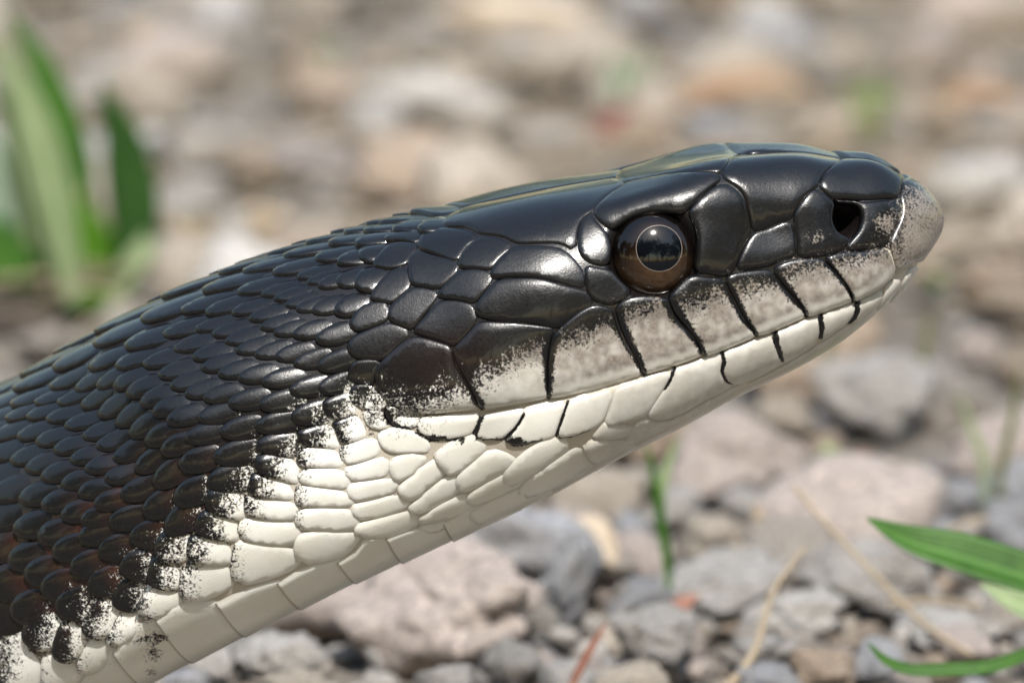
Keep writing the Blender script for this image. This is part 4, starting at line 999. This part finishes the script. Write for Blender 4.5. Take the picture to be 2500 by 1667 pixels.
# leafy clump behind the neck
yb = at_ground(170 * D2N, 700 * D2N)[1]; s_ = mm_at(yb)
cl = plant('leafy_plant', 'clump of broad green and pale leaves growing behind the snake back', 'plant', None)
for pts, w, mat, fd in [([(300, 660), (312, 500), (290, 340), (230, 185)], 125, M_DARK, .15), ([(215, 720), (225, 620), (200, 530), (165, 440)], 130, M_BRIGHT, .2),
        ([(170, 700), (130, 480), (70, 260), (-30, 60)], 90, M_PALE, .25), ([(210, 640), (170, 380), (100, 170), (10, 20)], 80, M_GREEN, .3), ([(110, 720), (50, 520), (-10, 380), (-60, 280)], 110, M_MINT, .2),
        ([(130, 700), (110, 520), (60, 400), (20, 330)], 60, M_OLIVE, .3), ([(250, 720), (300, 620), (340, 560), (350, 520)], 60, M_PALE, .2), ([(60, 740), (30, 640), (0, 560), (-40, 480)], 130, M_GREEN, .2),
        ([(140, 730), (150, 640), (120, 560), (80, 500)], 90, M_GREEN, .25), ([(180, 730), (260, 660), (290, 600), (300, 560)], 70, M_GREEN, .2), ([(90, 730), (90, 560), (30, 300), (-20, 180)], 70, M_PALE, .3),
        ([(190, 720), (150, 600), (60, 540), (10, 520)], 80, M_BRIGHT, .25),
        ([(230, 735), (240, 650), (235, 580), (205, 520)], 110, M_BRIGHT, .2), ([(160, 735), (190, 650), (180, 570), (140, 500)], 100, M_BRIGHT, .2), ([(260, 735), (290, 680), (300, 640), (330, 610)], 60, M_PALE, .2), ([(30, 735), (10, 560), (-20, 400), (-50, 300)], 90, M_MINT, .2), ([(120, 735), (160, 560), (200, 470), (210, 400)], 60, M_STRAW, .2)]:
    link('leaf', blade_mesh('leaf', px3(pts, yb + random.uniform(-6, 8)), w * s_, mat, fd, face=(random.uniform(-.5, .5), -1, .35)), cl)
# green plant beside the chin: its root lies to the snout side of the picture
rp = plant('broadleaf_weed', 'green weed with a broad folded leaf and a narrow curled leaf over the stones', 'plant', None)
s2 = mm_at(34)
link('leaf', blade_mesh('leaf', px3([(2560, 1420), (2420, 1350), (2220, 1285), (2090, 1245), (1990, 1190)], 34), 108 * s2, M_GREEN, .45, face=(-.1, -.75, .75)), rp)
link('leaf', blade_mesh('leaf', px3([(2560, 1420), (2400, 1490), (2250, 1540), (2110, 1545), (2035, 1520), (1992, 1475)], 30), 40 * s2, M_GREEN, .5, face=(-.1, -.6, .9)), rp)
link('leaf', blade_mesh('leaf', px3([(2560, 1430), (2440, 1420), (2340, 1390), (2250, 1340)], 46), 85 * s2, M_PALE, .3, face=(0, -.7, .8)), rp)
link('leaf', blade_mesh('leaf', px3([(2560, 1430), (2640, 1350), (2700, 1300), (2760, 1290)], 36), 85 * s2, M_GREEN, .3, face=(0, -.7, .8)), rp)
root = px3([(2560, 1430)], 36)[0]; link('stem', stem_mesh('stem', [(root[0], root[1], -2), (root[0] + .5, root[1], root[2] * .5), tuple(root)], .9, .7, M_GREEN), rp)
def ground_y(px, py): return at_ground(px * D2N, py * D2N, .5)[1]
def single(name, label, cat, pts, y, w, mat, fd=.3, face=(0, -1, .4), kind='blade', r=None, slope=0, group=None):
    P = px3([(a, b, slope * i) for i, (a, b) in enumerate(pts)], y)
    me = blade_mesh(name, P, w * mm_at(y), mat, fd, face=face) if kind == 'blade' else stem_mesh(name, P, r[0] * mm_at(y), r[1] * mm_at(y), mat)
    return tag(link(name, me), label, cat, group, 'thing')
yg = ground_y(1540, 1395)
gb = plant('wild_grass', 'thin upright green grass blade below the white throat', 'grass', None)
link('leaf', blade_mesh('leaf', px3([(1542, 1400), (1530, 1280), (1512, 1160), (1500, 1080), (1478, 1005)], yg), 20 * mm_at(yg), M_GREEN, .5, base=.3), gb)
link('leaf', blade_mesh('leaf', px3([(1522, 1230), (1515, 1150), (1530, 1080), (1560, 1000)], yg + 3), 24 * mm_at(yg), M_PALE, .4), gb)
y1 = ground_y(2150, 1490)
single('dry_straw', 'long tan dry straw slanting over the grey stones', 'straw', [(2235, 1505), (2120, 1430), (2000, 1310), (1900, 1205), (1822, 1115)], y1, 0, M_STRAW, kind='stem', r=(6.5, 5.5), slope=1)
single('dry_stalk', 'bent dry stem leaning across the pale wedge of stone', 'straw', [(1655, 1600), (1735, 1490), (1775, 1360), (1850, 1255)], ground_y(1700, 1560), 0, M_STRAW, kind='stem', r=(11, 4), slope=1.5)
single('pine_needle', 'reddish orange needle sticking up in front of the throat', 'needle', [(1300, 1600), (1345, 1510), (1392, 1428)], ground_y(1320, 1570) - 6, 18, M_RUST, .5)
single('leaf_scrap', 'small orange-red leaf scrap at the foot of the grass blade', 'leaf', [(1535, 1410), (1565, 1388), (1605, 1365)], ground_y(1560, 1400), 36, M_RUST, .2)
single('straw_sliver', 'short pale upright straw sliver beside the rounded beige stone', 'straw', [(1755, 1285), (1745, 1220), (1738, 1150)], ground_y(1750, 1290), 36, M_STRAW, .2)
single('wood_chip', 'pale tan wood chip lying under the throat', 'wood', [(1320, 1200), (1370, 1240), (1420, 1300)], ground_y(1370, 1300), 100, M_WOOD, .05, face=(.2, -.9, .6))
single('grass_sprig', 'short pale green leaf in the hollow beside the big grey stone', 'leaf', [(1935, 1120), (1915, 1060), (1890, 1015)], ground_y(1930, 1130), 45, M_PALE, .3)
single('brown_leaf_bit', 'little rusty leaf bit standing in the hollow of the big stone', 'leaf', [(1950, 1110), (1975, 1060), (1990, 1035)], ground_y(1955, 1120), 30, M_RUST, .3)
for i, (pts, mat, lab) in enumerate([([(2290, 1190), (2300, 1080), (2325, 960), (2340, 820)], M_OLIVE, 'thin olive grass blade rising behind the pinkish beige stone'), ([(2260, 1180), (2262, 1080), (2235, 990), (2200, 900)], M_PALE, 'thin pale grass blade bending over the pinkish beige stone'),
        ([(2130, 940), (2120, 860), (2130, 770), (2150, 700)], M_OLIVE, 'thin yellowish grass blade beside the top of the big grey stone'), ([(1905, 900), (1900, 820), (1910, 760), (1925, 720)], M_OLIVE, 'faint olive grass blade close under the chin')]):
    single('wild_grass', lab, 'grass', pts, ground_y(*pts[0]), 16, mat, .4)
for pts, lab in [([(2040, 1385), (2150, 1378), (2300, 1400)], 'thin pale straw lying along the flat pale stone'), ([(1350, 325), (1480, 340), (1600, 380)], 'long dry straw lying far behind the crown'),
                 ([(430, 60), (260, 95), (100, 150)], 'dry straw lying far behind the leafy clump'), ([(480, 20), (300, 40), (140, 60)], 'bleached straw stretched out farthest behind the leafy clump'), ([(2130, 1250), (2200, 1210), (2270, 1190)], 'pinkish dry twig beside the blue-grey stone')]:
    single('dry_straw', lab, 'straw', pts, ground_y(pts[0][0], pts[0][1] + 20), 0, M_STRAW, kind='stem', r=(7, 5))
# dead grass lying in mats between the far stones
def litter():
    r = np.random.default_rng(12); V, F, A = [], [], []
    for _ in range(420):
        y = r.uniform(210, 640); x = r.uniform(-1, 1) * ((y - CAM[1]) * .095 + 8); a = r.normal(0, .45); l = r.uniform(10, 32); w = r.uniform(.35, .8); z = r.uniform(0, 4.5)
        u = np.array([math.cos(a), math.sin(a), r.normal(0, .06)]); v = np.array([-math.sin(a), math.cos(a), 0]); b = len(V); n = 6
        for i in range(n + 1):
            t = i / n; c = np.array([x, y, z]) + u * l * (t - .5) + np.array([0, 0, 2.2 * math.sin(math.pi * t)]); ww = w * (1 - .6 * abs(t - .5))
            for e, h in ((1, 0), (0, .35), (-1, 0), (0, -.35)): V.append(c + v * ww * e + np.array([0, 0, h * ww])); A.append((.2 + .2 * (e + 1) / 2, 0, 0, 1))
        for i in range(n):
            for j in range(4): k = (j + 1) % 4; F.append((b + i*4 + j, b + i*4 + k, b + i*4 + 4 + k, b + i*4 + 4 + j))
    tag(link('grass_litter', new_mesh('grass_litter', V, F, M_STRAW, A)), 'mats of dead straw-coloured grass between the far stones', 'dead grass', kind='stuff')
litter()
# wood and leaves far behind
P = at_ground(1180 * D2N, 105 * D2N); sc = np.linalg.norm(P - CAM) / DIST * FIELD / 2352
V, F = stone_shape(77, 3, 10, 9)
wc = link('wood_chunk', new_mesh('wood_chunk', V * np.array([200 * sc, 60 * sc, 55 * sc]), F, M_WOOD, np.stack([V[:, 2] * .4 + .2, V[:, 0], V[:, 1], np.ones(len(V))], 1)))
wc.location = (P[0] * MM, (P[1] + 12) * MM, 55 * sc * .75 * MM); wc.rotation_euler = (0, .06, -.12)
tag(wc, 'pale tan chunk of split wood farthest behind the head', 'wood')
single('curled_leaf', 'rust-coloured curled dry leaf far behind the brow', 'leaf', [(1540, 250), (1640, 205), (1760, 190), (1880, 225)], ground_y(1700, 250), 75, M_TAN, .3, face=(0, -.8, .7))
single('dry_leaf', 'dark red dry leaf far behind the crown', 'leaf', [(1370, 310), (1430, 280), (1500, 300)], ground_y(1430, 310), 70, M_RED, .3, face=(0, -.8, .7))
single('curled_leaf', 'brown dry leaf far behind the snout tip', 'leaf', [(2130, 255), (2240, 215), (2370, 240)], ground_y(2240, 260), 60, M_TAN, .3, face=(0, -.8, .7))
def tuft(label, px, py, h, n, mats, seed):
    r = random.Random(seed); t = plant('grass_tuft', label, 'grass', None, 'small tufts growing in the gravel'); y = ground_y(px, py); s = mm_at(y)
    for _ in range(n):
        dx = r.uniform(-.5, .5) * h; x0 = px + r.uniform(-.15, .15) * h
        link('leaf', blade_mesh('leaf', px3([(x0, py + 8), (x0 + dx * .3, py - h * .5), (x0 + dx, py - h * r.uniform(.7, 1))], y + r.uniform(-4, 4)), r.uniform(16, 30) * s, r.choice(mats), .3, n=12), t)
tuft('pale green tuft far behind the crown of the head', 1425, 250, 130, 9, [M_MINT, M_PALE, M_GREEN], 1)
tuft('yellowish green tuft far behind the snout', 1990, 300, 130, 9, [M_OLIVE, M_PALE, M_BRIGHT], 2)
tuft('dark mossy tuft far behind the neck', 750, 165, 70, 8, [M_OLIVE, M_GREEN], 3)
tuft('dry olive tuft close behind the neck', 600, 560, 110, 12, [M_OLIVE, M_STRAW, M_STRAW], 4)
tuft('dry tan tuft beside the leafy clump', 440, 600, 120, 12, [M_STRAW, M_STRAW, M_OLIVE], 5)
tuft('tiny dark green tuft under the snout tip', 2150, 660, 50, 8, [M_GREEN, M_OLIVE], 6)
tuft('sparse straw-coloured tuft at the upper end of the gravel', 330, 130, 110, 12, [M_STRAW], 7)

# ------------------------------------------------------------------ woods beyond the gravel, reflected in the glossy scales and the eye
def woods():
    r = np.random.default_rng(3); V, F = [], []
    for t in range(34):
        az = math.radians(360 * t / 34 + r.uniform(-4, 4)); front = math.cos(az) < -.2; dist = r.uniform(8000, 10500) if front else r.uniform(24000, 36000); h = r.uniform(5000, 6200) if front else r.uniform(6500, 8500); w = h * r.uniform(.32, .45)
        cx, cy = dist * math.sin(az), dist * math.cos(az); b = len(V)
        for j in range(6):                                        # trunk
            a = j * math.pi / 3; V.append((cx + 130 * math.cos(a), cy + 130 * math.sin(a), -50)); V.append((cx + 60 * math.cos(a), cy + 60 * math.sin(a), h * .7))
        for j in range(6): k = (j + 1) % 6; F.append((b + 2*j, b + 2*k, b + 2*k + 1, b + 2*j + 1))
        blobs = [(r.normal(0, w * .45), r.normal(0, w * .45), h * r.uniform(.28, .9), w * r.uniform(.3, .55)) for _ in range(13)]
        for bx, by, bz, br in blobs:
            for _ in range(95):
                d = r.normal(size=3); d /= np.linalg.norm(d); p = np.array([cx + bx, cy + by, bz]) + d * br * r.uniform(.6, 1.05)
                u = r.normal(size=3); u /= np.linalg.norm(u); v = np.cross(u, r.normal(size=3)); v /= np.linalg.norm(v); s = r.uniform(110, 260); i = len(V)
                V += [p - u * s, p + v * s * .6, p + u * s, p - v * s * .6]; F.append((i, i + 1, i + 2, i + 3))
    o = link('woods', new_mesh('woods', V, F, leaf_material('foliage', (.03, .07, .015), (.07, .13, .03), .3), np.tile([.2, 0, 0, 1], (len(V), 1)), smooth=False))
    tag(o, 'green wood standing beyond the gravel', 'woods', kind='stuff')
woods()
